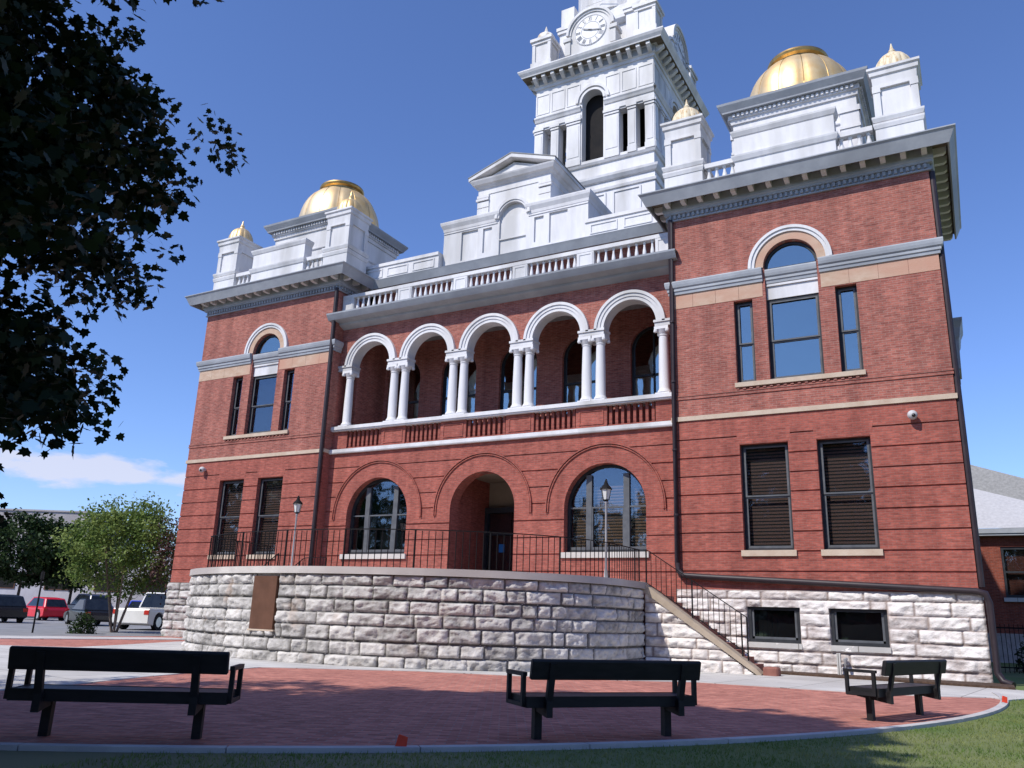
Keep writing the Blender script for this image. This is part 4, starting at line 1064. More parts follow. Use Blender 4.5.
# ---- rear side wing with its own cornice, small side bay
mb = MB(); mb.box(9.3, 11.0, 6.0, 24, 0, 14.21); mb.box(-11, -9.3, 6.0, 24, 0, 14.21); add(mb, 'rear_wing', M['brick'])
mb = MB(); mb.molding([(11.0, 6.3), (11.0, 24)], [(0, 14.21), (.07, 14.21), (.16, 14.54), (.16, 14.89), (.60, 14.89), (.61, 14.67), (.66, 14.66), (.80, 15.05), (0, 15.15)]); add(mb, 'cornice', M['grey_trim'])
mb = MB(); mb.box(15.0, 15.2, 4.9, 6.1, 9.3, 10.6); mb.molding([(15.0, 4.9), (15.2, 4.9), (15.2, 6.1), (15.0, 6.1)][::1], [(0, 9.5), (.05, 9.5), (.08, 10.5), (.12, 10.6), (.16, 10.9), (.24, 11.1), (.25, 11.2), (0, 11.25)]); add(mb, 'side_bay', M['grey_trim'])

# ================================================================== TERRACE
TE = thing('entrance_terrace', 'curved rock-faced stone terrace with concrete coping and a straight stair', 'terrace', (0, -3, 0))
def tb(mb, name, mat, **k):
    mb.v = [(x, y + 3, z) for x, y, z in mb.v]; return mb.build(name, mat, TE, **k)
EYC = -3.5; EB = 5.25
def ell(t, off=0.0):   # t in 180..360 deg
    c, s_ = math.cos(t), math.sin(t)
    aa = (6.85 if c > 0 else 7.35) + off; bb = EB + off
    return (aa * c, EYC + bb * s_)
path = [(-7.35, -.1), (-7.35, -1.5)] + [ell(PI + PI * i / 160) for i in range(161)] + [(6.85, -2.6), (6.85, -1.95)]
def offset_path(path, d):
    out = []
    for k in range(len(path)):
        a = Vector(path[max(0, k - 1)]); b = Vector(path[min(len(path) - 1, k + 1)]); t = (b - a).normalized()
        out.append((path[k][0] + t.y * d, path[k][1] - t.x * d))
    return out
cum = [0.0]
for p, q in zip(path[:-1], path[1:]): cum.append(cum[-1] + math.hypot(q[0] - p[0], q[1] - p[1]))
import bisect
def at(u, d, pth=path):
    i = min(len(pth) - 2, max(0, bisect.bisect_right(cum, u) - 1)); f = (u - cum[i]) / (cum[i + 1] - cum[i])
    a = Vector(pth[i]); b = Vector(pth[i + 1]); t = (b - a).normalized(); p = a + (b - a) * f
    return (p.x + t.y * d, p.y - t.x * d)
H0, H1 = .02, 2.16
# plaque position: arc lengths of ellipse angles 260..268.6
def u_of(deg): return cum[2 + int(round((deg - 180) / 180 * 160))]
pu0, pu1 = u_of(261.0), u_of(267.6)
rw = rock_wall(cum[-1], H1 - H0, lambda u, z, d: (*at(u, d - .06), z + H0), 11, course=.31, depth=.078, blk=(.35, .95), du=.04, dv=.03, holes=[(pu0, pu1, .80, 2.2)])
rw.v = [(x, y + 3, z) for x, y, z in rw.v]
build_rock(rw, 'curved_stone_wall', M['rock'], TE)
mb = MB(); pin = offset_path(path, -.06); p2 = offset_path(path, -.5)
for i in range(len(path) - 1):
    a, b, c, d = p2[i], pin[i], pin[i + 1], p2[i + 1]
    mb.hexa([(*a, 0), (*b, 0), (*c, 0), (*d, 0), (*a, H1), (*b, H1), (*c, H1), (*d, H1)])
tb(mb, 'wall_core', M['cap'])
mb = MB(); po = offset_path(path, .07); pi2 = offset_path(path, -.42)
for i in range(len(path) - 1):
    a, b, c, d = pi2[i], po[i], po[i + 1], pi2[i + 1]
    mb.hexa([(*a, H1), (*b, H1), (*c, H1), (*d, H1), (*a, 2.33), (*b, 2.33), (*c, 2.33), (*d, 2.33)])
tb(mb, 'coping', M['cap'], smooth=True)
mb = MB(); mb.prismz([p for p in offset_path(path, -.3)] + [(6.5, .405), (-7.0, .405)], 2.0, 2.2); tb(mb, 'deck', M['cap'])
mb = MB()
for (ua, ub, za, zb, d) in ((pu0 + .01, pu1 - .01, .80, 2.09, .035),):
    n = 8
    for i in range(n):
        A = at(ua + (ub - ua) * i / n, d); B = at(ua + (ub - ua) * (i + 1) / n, d); A2 = at(ua + (ub - ua) * i / n, -.06); B2 = at(ua + (ub - ua) * (i + 1) / n, -.06)
        mb.hexa([(*A, za), (*B, za), (*B2, za), (*A2, za), (*A, zb), (*B, zb), (*B2, zb), (*A2, zb)])
tb(mb, 'plaque', M['bronze'])
mb = MB()
A = at(pu0 - .04, .05); B = at(pu1 + .04, .05); A2 = at(pu0 - .04, -.05); B2 = at(pu1 + .04, -.05)
mb.hexa([(*A, .76), (*B, .76), (*B2, .76), (*A2, .76), (*A, .797), (*B, .797), (*B2, .797), (*A2, .797)])
tb(mb, 'plaque_ledge', M['tan_light'])
# stair with parapet wall (right), and its mirror on the left
SX0, SX1 = 6.85, 9.95
slope = 2.2 / 3.15
for s_ in (1, -1):
    x0_ = 6.85 if s_ > 0 else 7.35
    top = lambda u: max(.02, 2.1 - u * slope)
    pl = (lambda u, z, d: (6.85 + u, -1.95 - d + .0 + 3, z + .02)) if s_ > 0 else (lambda u, z, d: (-7.35 - u, -1.95 - d + 3, z + .02))
    rw = rock_wall(3.05, 2.1, pl, 21 + s_, course=.31, depth=.08, blk=(.4, .9), topfun=top, du=.045)
    build_rock(rw, 'stair_side_wall', M['rock_white'] if s_ > 0 else M['rock'], TE)
    mb = MB(); A = [(x0_, 0), (x0_ + 3.1, 0), (x0_, 2.12)]; A = A if s_ > 0 else [(-x, z) for x, z in A][::-1]
    mb.prism(A, -1.93, -1.62); tb(mb, 'wall_core', M['rock'])
    mb = MB(); A = [(x0_ - .12, 2.17), (x0_ + 3.12, .0), (x0_ + 3.12, .10), (x0_ + 3.0, .22), (x0_ - .05, 2.36), (x0_ - .12, 2.36)]; A = A if s_ > 0 else [(-x, z) for x, z in A][::-1]
    mb.prism(A, -2.08, -1.66); tb(mb, 'stair_coping', M['cap_tan'])
    mb = MB()
    A = (x0_ + 3.14, x0_ + 3.52); A = A if s_ > 0 else (-A[1], -A[0])
    mb.box(A[0], A[1], -2.0, -1.62, .0, .28)
    tb(mb, 'newel_block', M['step'], bevel=.04)
    mb = MB(); n = 12
    for i in range(n):
        xa = x0_ + 3.0 * i / n; zt = 2.2 - 2.2 * (i + 1) / (n + .6) ; xb = x0_ + 3.0 * (i + 1) / n
        p, q = (xa - .15, xb + .02) if s_ > 0 else (-xb - .02, -xa + .15)
        mb.box(p, q, -1.61, -.18, 0, zt)
    tb(mb, 'stair_steps', M['step'])

# ---- railings
RH = .95
def railing(name, label, pts, group=None, zs=None, spacing=.14, post_every=12, extra=()):
    t = thing(name, label, 'railing', (pts[0][0], pts[0][1], zs[0]), 0, group)
    ox, oy, oz = pts[0][0], pts[0][1], zs[0]
    cu = [0.0]
    for p, q in zip(pts[:-1], pts[1:]): cu.append(cu[-1] + math.hypot(q[0] - p[0], q[1] - p[1]))
    def pos(u):
        i = min(len(pts) - 2, max(0, bisect.bisect_right(cu, u) - 1)); f = (u - cu[i]) / (cu[i + 1] - cu[i])
        return (pts[i][0] + (pts[i + 1][0] - pts[i][0]) * f - ox, pts[i][1] + (pts[i + 1][1] - pts[i][1]) * f - oy, zs[i] + (zs[i + 1] - zs[i]) * f - oz)
    n = max(2, int(cu[-1] / spacing)); mt = MB()
    L = [pos(cu[-1] * i / n) for i in range(n + 1)]
    for a, b in zip(L[:-1], L[1:]): mt.bar((a[0], a[1], a[2] + RH + .05), (b[0], b[1], b[2] + RH + .05), .035, .022)
    mt.build('top_rail', M['iron'], t)
    mt = MB()
    for a, b in zip(L[:-1], L[1:]): mt.bar((a[0], a[1], a[2] + .08), (b[0], b[1], b[2] + .08), .03, .018)
    mt.build('bottom_rail', M['iron'], t)
    bp_ = MB(); bp_.box(-.0075, .0075, -.0075, .0075, 0, RH - .06); bproto = None; pproto = None
    cnt = 0
    for i, p in enumerate(L):
        if i % post_every == 0 or i == n:
            if pproto is None:
                q = MB(); q.box(-.017, .017, -.017, .017, -.25, RH + .05); pproto = q.build('post', M['iron'], t); o = pproto
            else: o = pproto.copy(); link(o, t)
            o.location = p
        else:
            cnt += 1
            if bproto is None: bproto = bp_.build('baluster', M['iron'], t); o = bproto
            else: o = bproto.copy(); link(o, t)
            o.location = (p[0], p[1], p[2] + .085)
    return t
rp = [p for p in offset_path(path, -.22)][2:-1]
rp = [p for p in rp]
# right half long rail
rail_pts = [(-5.05, -4.4)] + [q for i, q in enumerate(rp) if i > 46]
railing('terrace_railing', 'black iron railing of thin bars curving along the terrace edge', rail_pts + [(6.63, -1.78)], zs=[2.25] * (len(rail_pts) + 1), spacing=.165, post_every=11)
railing('stair_railing', 'black iron railing sloping down the right stair beside the basement window', [(6.85, -1.80), (6.95, -1.8), (9.6, -1.80)], zs=[2.25, 2.2, .48], spacing=.14, post_every=9, group='sloping stair railings')
railing('stair_railing', 'black iron railing sloping down the left stair behind the curved terrace', [(-7.2, -1.80), (-7.3, -1.8), (-9.8, -1.80)], zs=[2.25, 2.2, .48], spacing=.14, post_every=9, group='sloping stair railings')
railing('stair_railing', 'black iron railing at the wall side of the left stair', [(-6.2, -.35), (-7.3, -.35), (-9.8, -.35)], zs=[2.2, 2.2, .48], spacing=.14, post_every=9, group='sloping stair railings')

# ---- terrace lamps
def lamp(x, y, label):
    t = thing('street_lamp', label, 'street lamp', (x, y, 2.2), 0, 'lamp posts on the terrace')
    m = MB(); m.smooth = True; m.lathe(0, 0, [(.12, 0), (.12, .1), (.07, .16), (.05, .4), (.032, .5), (.03, 2.30), (.05, 2.34), (.03, 2.40)], 12); m.build('post', M['pole'], t)
    m = MB(); m.lathe(0, 0, [(.09, 2.42), (.15, 2.72)], 6); m.build('lantern_glass', M['lamp_glass'], t)
    m = MB(); m.lathe(0, 0, [(.05, 2.38), (.11, 2.42)], 6); m.lathe(0, 0, [(.18, 2.72), (.165, 2.76), (.07, 2.86), (.05, 2.93), (.02, 3.02)], 12)
    for i in range(6):
        a = PI / 3 * i; m.bar((.092 * math.cos(a), .092 * math.sin(a), 2.42), (.153 * math.cos(a), .153 * math.sin(a), 2.72), .014, .014)
    m.build('lantern_cap', M['iron'], t)
    return t
lamp(5.88, -2.4, 'slim lamp post with lantern in front of the right arched window')
lamp(-5.95, -2.4, 'slim lamp post with lantern beside the left downspout')

# ---- security cameras
for (x, z, lb) in ((13.92, 6.93, 'white dome security camera on brick right of the ground windows'), (-13.79, 6.97, 'white dome security camera near the far left brick corner')):
    t = thing('security_camera', lb, 'security camera', (x, 0, z), 0, 'security cameras on the brick')
    m = MB(); m.smooth = True; m.lathe(0, -.17, [(.13 * math.sin(PI * i / 12), .13 * math.cos(PI * i / 12)) for i in range(1, 12)], 20); m.box(-.05, .05, -.12, .0, -.02, .08); m.build('housing', M['white'], t)
    m = MB(); m.smooth = True; m.lathe(.03, -.265, [(.055 * math.sin(PI * i / 8), -.03 + .055 * math.cos(PI * i / 8)) for i in range(1, 8)], 14); m.build('dome_lens', M['black_paint'], t)

# ---- standpipe by basement
t = thing('utility_box', 'small white utility box standing against the stone basement', 'utility box', (11.6, -.35, .05))
m = MB(); m.box(-.05, .05, -.04, .06, 0, .60); m.build('box', M['concrete'], t, bevel=.01); m = MB(); m.tube([(.15, 0, 0), (.15, 0, .44), (.15, .2, .46)], .045, 8); m.build('pipe', M['pole'], t)

# ================================================================== BENCHES
def bench(label, cx, cy, rz, L=2.06, lg=.80):
    # local: x along length, +y = direction the sitter faces, backrest at -y
    t = thing('park_bench', label, 'bench', (cx, cy, GZ - .03), rz, 'black park benches around the brick plaza')
    m = MB()
    for k in range(4): m.box(-L / 2 + .03, L / 2 - .03, -.20 + k * .105, -.20 + k * .105 + .096, .42, .455)
    m.build('seat', M['bench_seat'], t, bevel=.006)
    m = MB(); m.box(-L / 2, L / 2, -.225, -.205, .35, .46); m.box(-L / 2, L / 2, .22, .24, .35, .46); m.box(-L / 2, -L / 2 + .02, -.205, .22, .35, .46); m.box(L / 2 - .02, L / 2, -.205, .22, .35, .46); m.build('seat_frame', M['bench'], t)
    m = MB(); n = MB()
    th = R(12)
    c, s_ = math.cos(th), math.sin(th)
    pts = [(-.03, 0), (.03, 0), (.03, .185), (.02, .205), (-.02, .205), (-.03, .185)]
    poly = [(-.30 + y * c - z * s_ * 1.0, .635 + z * c + y * s_) for y, z in pts]
    m.prismx(poly, -L / 2 + .0, L / 2 - .0); m.build('backrest', M['bench'], t, bevel=.008)
    for x in (-lg, lg):
        m = MB(); m.bar((x, .02, -.0), (x, .02, .36), .085, .085) ; m.box(x - .10, x + .10, -.08, .12, -.0, .012); m.build('leg', M['bench'], t)
        m = MB(); m.prismx([(-.30, .26), (.19, .33), (.19, .42), (-.30, .42)], x - .035, x + .035); m.bar((x, -.245, .30), (x, -.36, .80), .07, .05); m.build('bracket', M['bench'], t)
    for sx in (-1, 1):
        m = MB(); x = sx * (L / 2 + .02)
        m.box(x - .022, x + .022, -.20, -.155, .36, .66); m.box(x - .022, x + .022, .185, .23, .36, .66); m.box(x - .024, x + .024, -.22, .245, .66, .70); m.box(x - .02, x + .02, -.2, .22, .36, .40); m.build('armrest', M['bench'], t)
    return t
def bench_at(label, p, q, L=2.06, lg=.80):
    # p,q = feet of the two legs (plan)
    cx, cy = (p[0] + q[0]) / 2, (p[1] + q[1]) / 2
    rz = math.atan2(q[1] - p[1], q[0] - p[0])
    return bench(label, cx, cy, rz, L, lg)
bench_at('long black bench in the shade at the left, nearest the camera, seen from behind', (7.12, -19.17), (8.26, -18.36), 1.98, .70)
bench_at('long black bench in the middle of the brick plaza, seen from behind', (10.81, -16.05), (11.76, -14.86))
bench_at('black bench in sunlight on the right, angled beside the lawn', (13.52, -11.21), (14.06, -9.64))

# ---- marker flags
for (x, y, z, lb) in ((10.13, -17.6, .07, 'small orange red marker lying at the kerb edge in shade'), (15.20, -6.35, .09, 'small orange red marker at the sunlit right end of the kerb')):
    t = thing('marker_flag', lb, 'marker flag', (x, y, z), .6, 'orange markers along the kerb')
    m = MB(); m.prism([(-.05, .02), (.055, .0), (.065, .10), (-.02, .125)], -.006, .006); m.build('flag', M['flag'], t)
    m = MB(); m.tube([(-.045, 0, -.03), (-.045, 0, .12)], .004, 5); m.build('stake', M['pole'], t)

# ================================================================== ANNEX on the right
AN = thing('annex_building', 'low red brick annex with pale grey hipped roof behind the right corner', 'building', (18, 20.0, 0))
def an(mb, name, mat, parent=AN):
    mb.v = [(x - 18, y - 20.0, z) for x, y, z in mb.v]; return mb.build(name, mat, parent)
AY_ = 20.0
mb = MB(); wall(mb, 12.0, 36, 0, 5.6, AY_, AY_ + .3, [Op(16.05, 17.7, 2.86, 5.12), Op(20.5, 22.2, 2.86, 5.12)]); mb.box(12.0, 36, AY_ + .3, 32, 0, 5.6)
an(mb, 'brick_wall', M['annex_brick'])
mb = MB(); mb.box(12.0, 36, AY_ - .1, AY_, 0, 1.3); an(mb, 'stone_base', M['rock_white'])
mb = MB(); mb.box(12, 36.3, AY_ - .4, AY_, 5.6, 5.70); mb.box(12, 36.3, AY_ - .45, AY_, 5.70, 5.92); an(mb, 'fascia', M['grey_trim'])
def roofp(p): mb.add(p, [tuple(range(len(p)))])
mb = MB(); roofp([(9, AY_ - .45, 5.93), (20.9, AY_ - .45, 5.93), (13.4, AY_ + 3.6, 9.0), (9, AY_ + 3.6, 9.0)]); roofp([(20.9, AY_ - .45, 5.93), (36.3, AY_ - .45, 5.93), (36.3, AY_ + 1.2, 6.9), (18.4, AY_ + 1.2, 6.9)])
an(mb, 'roof', M['roof_grey'])
mb = MB(); roofp([(9, AY_ + 2.0, 6.5), (25, AY_ + 2.0, 5.8), (14.6, AY_ + 5.5, 10.2), (9, AY_ + 5.5, 10.2)]); roofp([(25, AY_ + 2.0, 5.8), (14.6, AY_ + 5.5, 10.2), (22, AY_ + 12, 5.8)])
an(mb, 'rear_roof', M['roof_dark'])
for (p, q) in ((16.05, 17.7), (20.5, 22.2)):
    f = MB(); ya, yb = AY_ + .05, AY_ + .2
    f.box(p, p + .1, ya, yb, 2.86, 5.12); f.box(q - .1, q, ya, yb, 2.86, 5.12); f.box(p + .1, q - .1, ya, yb, 5.0, 5.12); f.box(p + .1, q - .1, ya, yb, 2.86, 2.98); f.box(p + .1, q - .1, ya, yb, 3.95, 4.03)
    fo = an(f, 'window', M['frame'])
    f = MB(); f.box(p + .1, q - .1, AY_ + .13, AY_ + .14, 2.98, 5.0); an(f, 'glass_pane', M['glass'], fo)
    f = MB(); f.box(p, q, AY_ + .301, AY_ + .31, 2.86, 5.12); an(f, 'dark_interior', M['dark'], fo)
    f = MB(); f.box(p - .1, q + .1, AY_ - .12, AY_ + .1, 2.68, 2.855); an(f, 'window_sill', M['concrete'])
# iron fence between
t = thing('iron_fence', 'low black iron fence in the shade beside the annex', 'fence', (15.3, 8.5, 0))
m = MB(); m.box(0, 8, -.02, .02, 1.45, 1.5); m.box(0, 8, -.02, .02, .2, .24); m.build('rail', M['iron'], t)
pk = None
for i in range(60):
    if pk is None:
        q = MB(); q.box(-.01, .01, -.01, .01, 0, 1.6); pk = q.build('picket', M['iron'], t); o = pk
    else: o = pk.copy(); link(o, t)
    o.location = (.06 + i * .13, 0, 0)

# ================================================================== FOLIAGE
LEAF = [(0, 0), (.26, -.06), (.30, .12), (.54, .26), (.34, .40), (.36, .66), (.16, .64), (0, 1.0), (-.16, .64), (-.36, .66), (-.34, .40), (-.54, .26), (-.30, .12), (-.26, -.06)]
QUAD = [(-.35, 0), (.35, 0), (.25, .9), (-.25, .9)]
def leaves(mb, pts, size, rr, shape=QUAD, droop=.5):
    for (x, y, z) in pts:
        s_ = size * rr.uniform(.65, 1.25); a = rr.uniform(0, 2 * PI); tilt = rr.gauss(droop, .6)
        ux = Vector((math.cos(a), math.sin(a), 0)); fw_ = Vector((-math.sin(a) * math.cos(tilt), math.cos(a) * math.cos(tilt), -math.sin(tilt)))
        roll = rr.gauss(0, .5); nn = ux.cross(fw_); ux = (ux * math.cos(roll) + nn * math.sin(roll))
        k = len(mb.v)
        for (px, py) in shape:
            p = ux * (px * s_) + fw_ * (py * s_); mb.v.append((x + p.x, y + p.y, z + p.z))
        mb.f.append(tuple(range(k, k + len(shape))))
def leaf_obj(mb, name, mat, parent):
    me = bpy.data.meshes.new(name); me.from_pydata(mb.v, [], mb.f); me.materials.append(mat)
    o = bpy.data.objects.new(name, me); link(o, parent); return o
from mathutils import noise as mnoise
def tree(name, label, x, y, z, height, crown_r, crown_z0, leafmat, nclump, nleaf, lsize, rr, bark='bark', trunk_r=.12, stems=1, group=None, shape=QUAD, clump_r=.5, squash=1.0, crown_off=(0, 0)):
    t = thing(name, label, 'tree', (x, y, z), 0, group)
    ch = height - crown_z0; cz = crown_z0 + ch / 2
    cl = []
    while len(cl) < nclump:
        v = Vector((rr.uniform(-1, 1), rr.uniform(-1, 1), rr.uniform(-1, 1)))
        l = v.length
        if l > 1 or l < .35: continue
        v = v * (1 + .18 * mnoise.noise(v * 2.3 + Vector((x, y, 0))))
        wid = 1 - .25 * max(0, v.z)
        cl.append((crown_off[0] + v.x * crown_r * wid, crown_off[1] + v.y * crown_r * wid, cz + v.z * ch / 2 * squash))
    m = MB()
    for (cx, cy, c3) in cl:
        r = clump_r * rr.uniform(.6, 1.3); P = []
        for _ in range(nleaf):
            v = Vector((rr.gauss(0, .5), rr.gauss(0, .5), rr.gauss(0, .33))); P.append((cx + v.x * r, cy + v.y * r, c3 + v.z * r))
        leaves(m, P, lsize, rr, shape)
    m2 = MB()
    for s_ in range(stems):
        a = 2 * PI * s_ / max(1, stems) + .4; lean = .0 if stems == 1 else .28
        top = (crown_off[0] * .5 + math.cos(a) * lean * cz, crown_off[1] * .5 + math.sin(a) * lean * cz, cz)
        b0 = (math.cos(a) * .1 * (stems > 1), math.sin(a) * .1 * (stems > 1), 0)
        mid = tuple((b0[i] * .55 + top[i] * .45) + (rr.uniform(-.1, .1) if i < 2 else 0) for i in range(3))
        m2.tube([b0, mid, top], trunk_r, 8, trunk_r * .45)
        for c in rr.sample(cl, min(len(cl), 10 if stems == 1 else 4)):
            st = tuple(mid[i] * .5 + top[i] * .5 for i in range(3)); kk = rr.uniform(0, 1); st = tuple(mid[i] * (1 - kk) + top[i] * kk for i in range(3))
            m2.tube([st, tuple((st[i] + c[i]) / 2 + (.1 if i == 2 else 0) for i in range(3)), c], trunk_r * .35, 6, trunk_r * .08)
    leaf_obj(m, 'crown', leafmat, t)
    m2.smooth = True; m2.build('trunk', M[bark], t)
    return t
# near maple whose crown hangs over the left of the view
def maple():
    rr = random.Random(42)
    tx, ty = 3.2, -24.6
    t = thing('maple_tree', 'large maple in deep shade hanging over the upper left of the view', 'tree', (tx, ty, 0))
    def crad(z):   # crown radius against height
        k = [(2.2, 4.2), (3.0, 4.9), (5.0, 5.35), (7.0, 5.9), (8.5, 5.75), (11.0, 4.3), (13.0, 3.0), (15.0, .9)]
        for (za, ra), (zb, rb) in zip(k[:-1], k[1:]):
            if z <= zb: return ra + (rb - ra) * (z - za) / (zb - za)
        return 1.5
    cc0 = Vector((4.8, -24.2, 0)); m = MB(); cl = []; nodes = []
    while len(nodes) < 390:
        z = rr.uniform(2.5, 14.0) if rr.random() < .68 else rr.uniform(2.3, 6.0); cc = cc0 + Vector((.24, -.2, 0)) * max(0, z - 8); a = rr.uniform(-PI, PI); q = math.sqrt(rr.uniform(.25, .92))
        lim = crad(z) * (1 + .13 * mnoise.noise(Vector((math.cos(a) * 1.8, math.sin(a) * 1.8, z * .6))))
        p = Vector((cc.x + math.cos(a) * q * lim, cc.y + math.sin(a) * q * lim, z))
        if (p - CP).length < 4.2 or (p.y < -28 and rr.random() < .6): continue
        nodes.append((p, a))
    for p, a in nodes:
        out = Vector((math.cos(a), math.sin(a), -.45))
        for k in range(13):
            f_ = rr.uniform(-.9, .75); w_ = .42 * (1 - .35 * abs(f_))
            c_ = p + out * f_ + Vector((rr.gauss(0, w_), rr.gauss(0, w_), rr.gauss(0, .2)))
            if (c_ - CP).length > 3.5: cl.append(c_)
    for p in cl:
        r = rr.uniform(.24, .42); P = []
        vis = p.y > -24.4 and p.z < 10.5
        n_ = 46 if vis else 16
        while len(P) < n_:
            v = Vector((rr.uniform(-1, 1), rr.uniform(-1, 1), rr.uniform(-.7, .7)))
            if v.length > 1: continue
            P.append((p.x + v.x * r - tx, p.y + v.y * r - ty, p.z + v.z * r))
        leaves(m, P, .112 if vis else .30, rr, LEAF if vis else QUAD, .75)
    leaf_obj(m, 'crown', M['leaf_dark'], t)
    m2 = MB(); m2.smooth = True
    m2.tube([(0, 0, -.1), (.05, .1, 1.5), (0, .3, 4.0), (-.2, .6, 7.5), (-.2, .8, 10.5)], .34, 12, .08)
    for p in [q_[0] + Vector((math.cos(q_[1]), math.sin(q_[1]), -.4)) * .8 for q_ in rr.sample(nodes, 110)]:
        zz = rr.uniform(2.6, 9.0); q = Vector((p.x - tx, p.y - ty, p.z)); st = Vector((0, .3 + zz * .04, zz))
        mid = (st + q) / 2 + Vector((rr.uniform(-.3, .3), rr.uniform(-.3, .3), .4)); m2.tube([st, mid, q], .05, 6, .006)
    m2.build('trunk', M['bark'], t)
maple()
# maples behind the camera (they shade the lawn and show in the glass)
rr = random.Random(5)
t1 = tree('shade_tree', 'broad maple behind the photographer, seen only in reflections', 5.5, -34, 0, 12.5, 5.6, 3.0, M['leaf_deep'], 260, 26, .30, rr, trunk_r=.3, clump_r=1.0, group='trees across the lawn')
t2 = tree('shade_tree', 'tall rounded tree behind the photographer on the right', 27, -46, 0, 12, 5.5, 3.0, M['leaf_deep'], 220, 22, .34, rr, trunk_r=.3, clump_r=1.0, group='trees across the lawn')
rl_ = random.Random(9); m = MB(); P = []
for i in range(420):
    a = R(180 + 200 * i / 420); rad = 52 + rl_.uniform(-5, 5); cx, cy = 8 + rad * math.cos(a), -22 + rad * math.sin(a); hh = 14 + 5 * mnoise.noise(Vector((i * .09, 0, 0)))
    for _ in range(80): P.append((cx + rl_.gauss(0, 1.2), cy + rl_.gauss(0, 1.2), rl_.uniform(.3, 1) * hh + rl_.gauss(0, .5)))
leaves(m, P, .9, rl_, QUAD, .5)
tl = leaf_obj(m, 'tree_line', M['leaf_deep'], None); tag(tl, 'far belt of trees around the square behind the photographer', 'trees', kind='stuff')
# left background trees
tree('small_tree', 'light green multi-stemmed small tree in front of the white pickup', -18.99, .6, 0, 6.0, 2.6, 1.7, M['leaf_green'], 230, 75, .12, rr, bark='bark_pale', trunk_r=.055, stems=6, clump_r=.62)
tree('street_tree', 'dark green street tree at the far left edge by the parked cars', -50.8, 15.0, -.1, 8.2, 4.2, 2.9, M['leaf_deep'], 170, 60, .26, rr, trunk_r=.14, clump_r=.8)
tree('purple_tree', 'thin purple-leaved tree between the green tree and the brick corner', -16.4, 1.3, 0, 5.6, 1.3, 1.6, M['leaf_purple'], 60, 34, .10, rr, trunk_r=.07, clump_r=.5)
tree('street_tree', 'dark tree beyond the red hatchback under the pale building', -49.5, 18.5, -.1, 7.6, 3.6, 2.7, M['leaf_deep'], 130, 50, .26, rr, trunk_r=.14, clump_r=.8)
# shrub
def shrub(name, label, x, y, z, r, h, mat, rr, n=1500, ls=.08):
    t = thing(name, label, 'shrub', (x, y, z))
    m = MB(); P = []
    while len(P) < n:
        v = Vector((rr.uniform(-1, 1), rr.uniform(-1, 1), rr.uniform(0, 1)))
        if v.length > 1 or v.length < .5: continue
        k = 1 + .25 * mnoise.noise(v * 3 + Vector((x, 0, 0))); P.append((v.x * r * k, v.y * r * k, v.z * h * k))
    leaves(m, P, ls, rr, QUAD, .2); leaf_obj(m, 'foliage', mat, t)
    m = MB()
    for i in range(5): a = i * 1.3; m.tube([(0, 0, 0), (math.cos(a) * r * .5, math.sin(a) * r * .5, h * .7)], .015, 5, .006)
    m.build('stem', M['bark'], t)
shrub('shrub', 'dark low shrub beside the street left of the small green tree', -17.6, -1.9, -.05, .55, 1.0, M['leaf_deep'], rr)
shrub('shrub', 'dark shrub behind the iron fence next to the annex', 16.6, 10.0, 0, .8, 1.3, M['leaf_deep'], rr, 1200, .1)
# sign pole
t = thing('sign_post', 'thin dark post standing at the kerb in front of the red hatchback', 'post', (-18.4, -3.5, 0)); m = MB(); m.tube([(0, 0, -.05), (0, 0, 2.5)], .035, 8); m.build('pole', M['iron'], t); m = MB(); m.box(-.13, .13, -.012, .0, 2.15, 2.45); m.build('sign_plate', M['iron'], t)

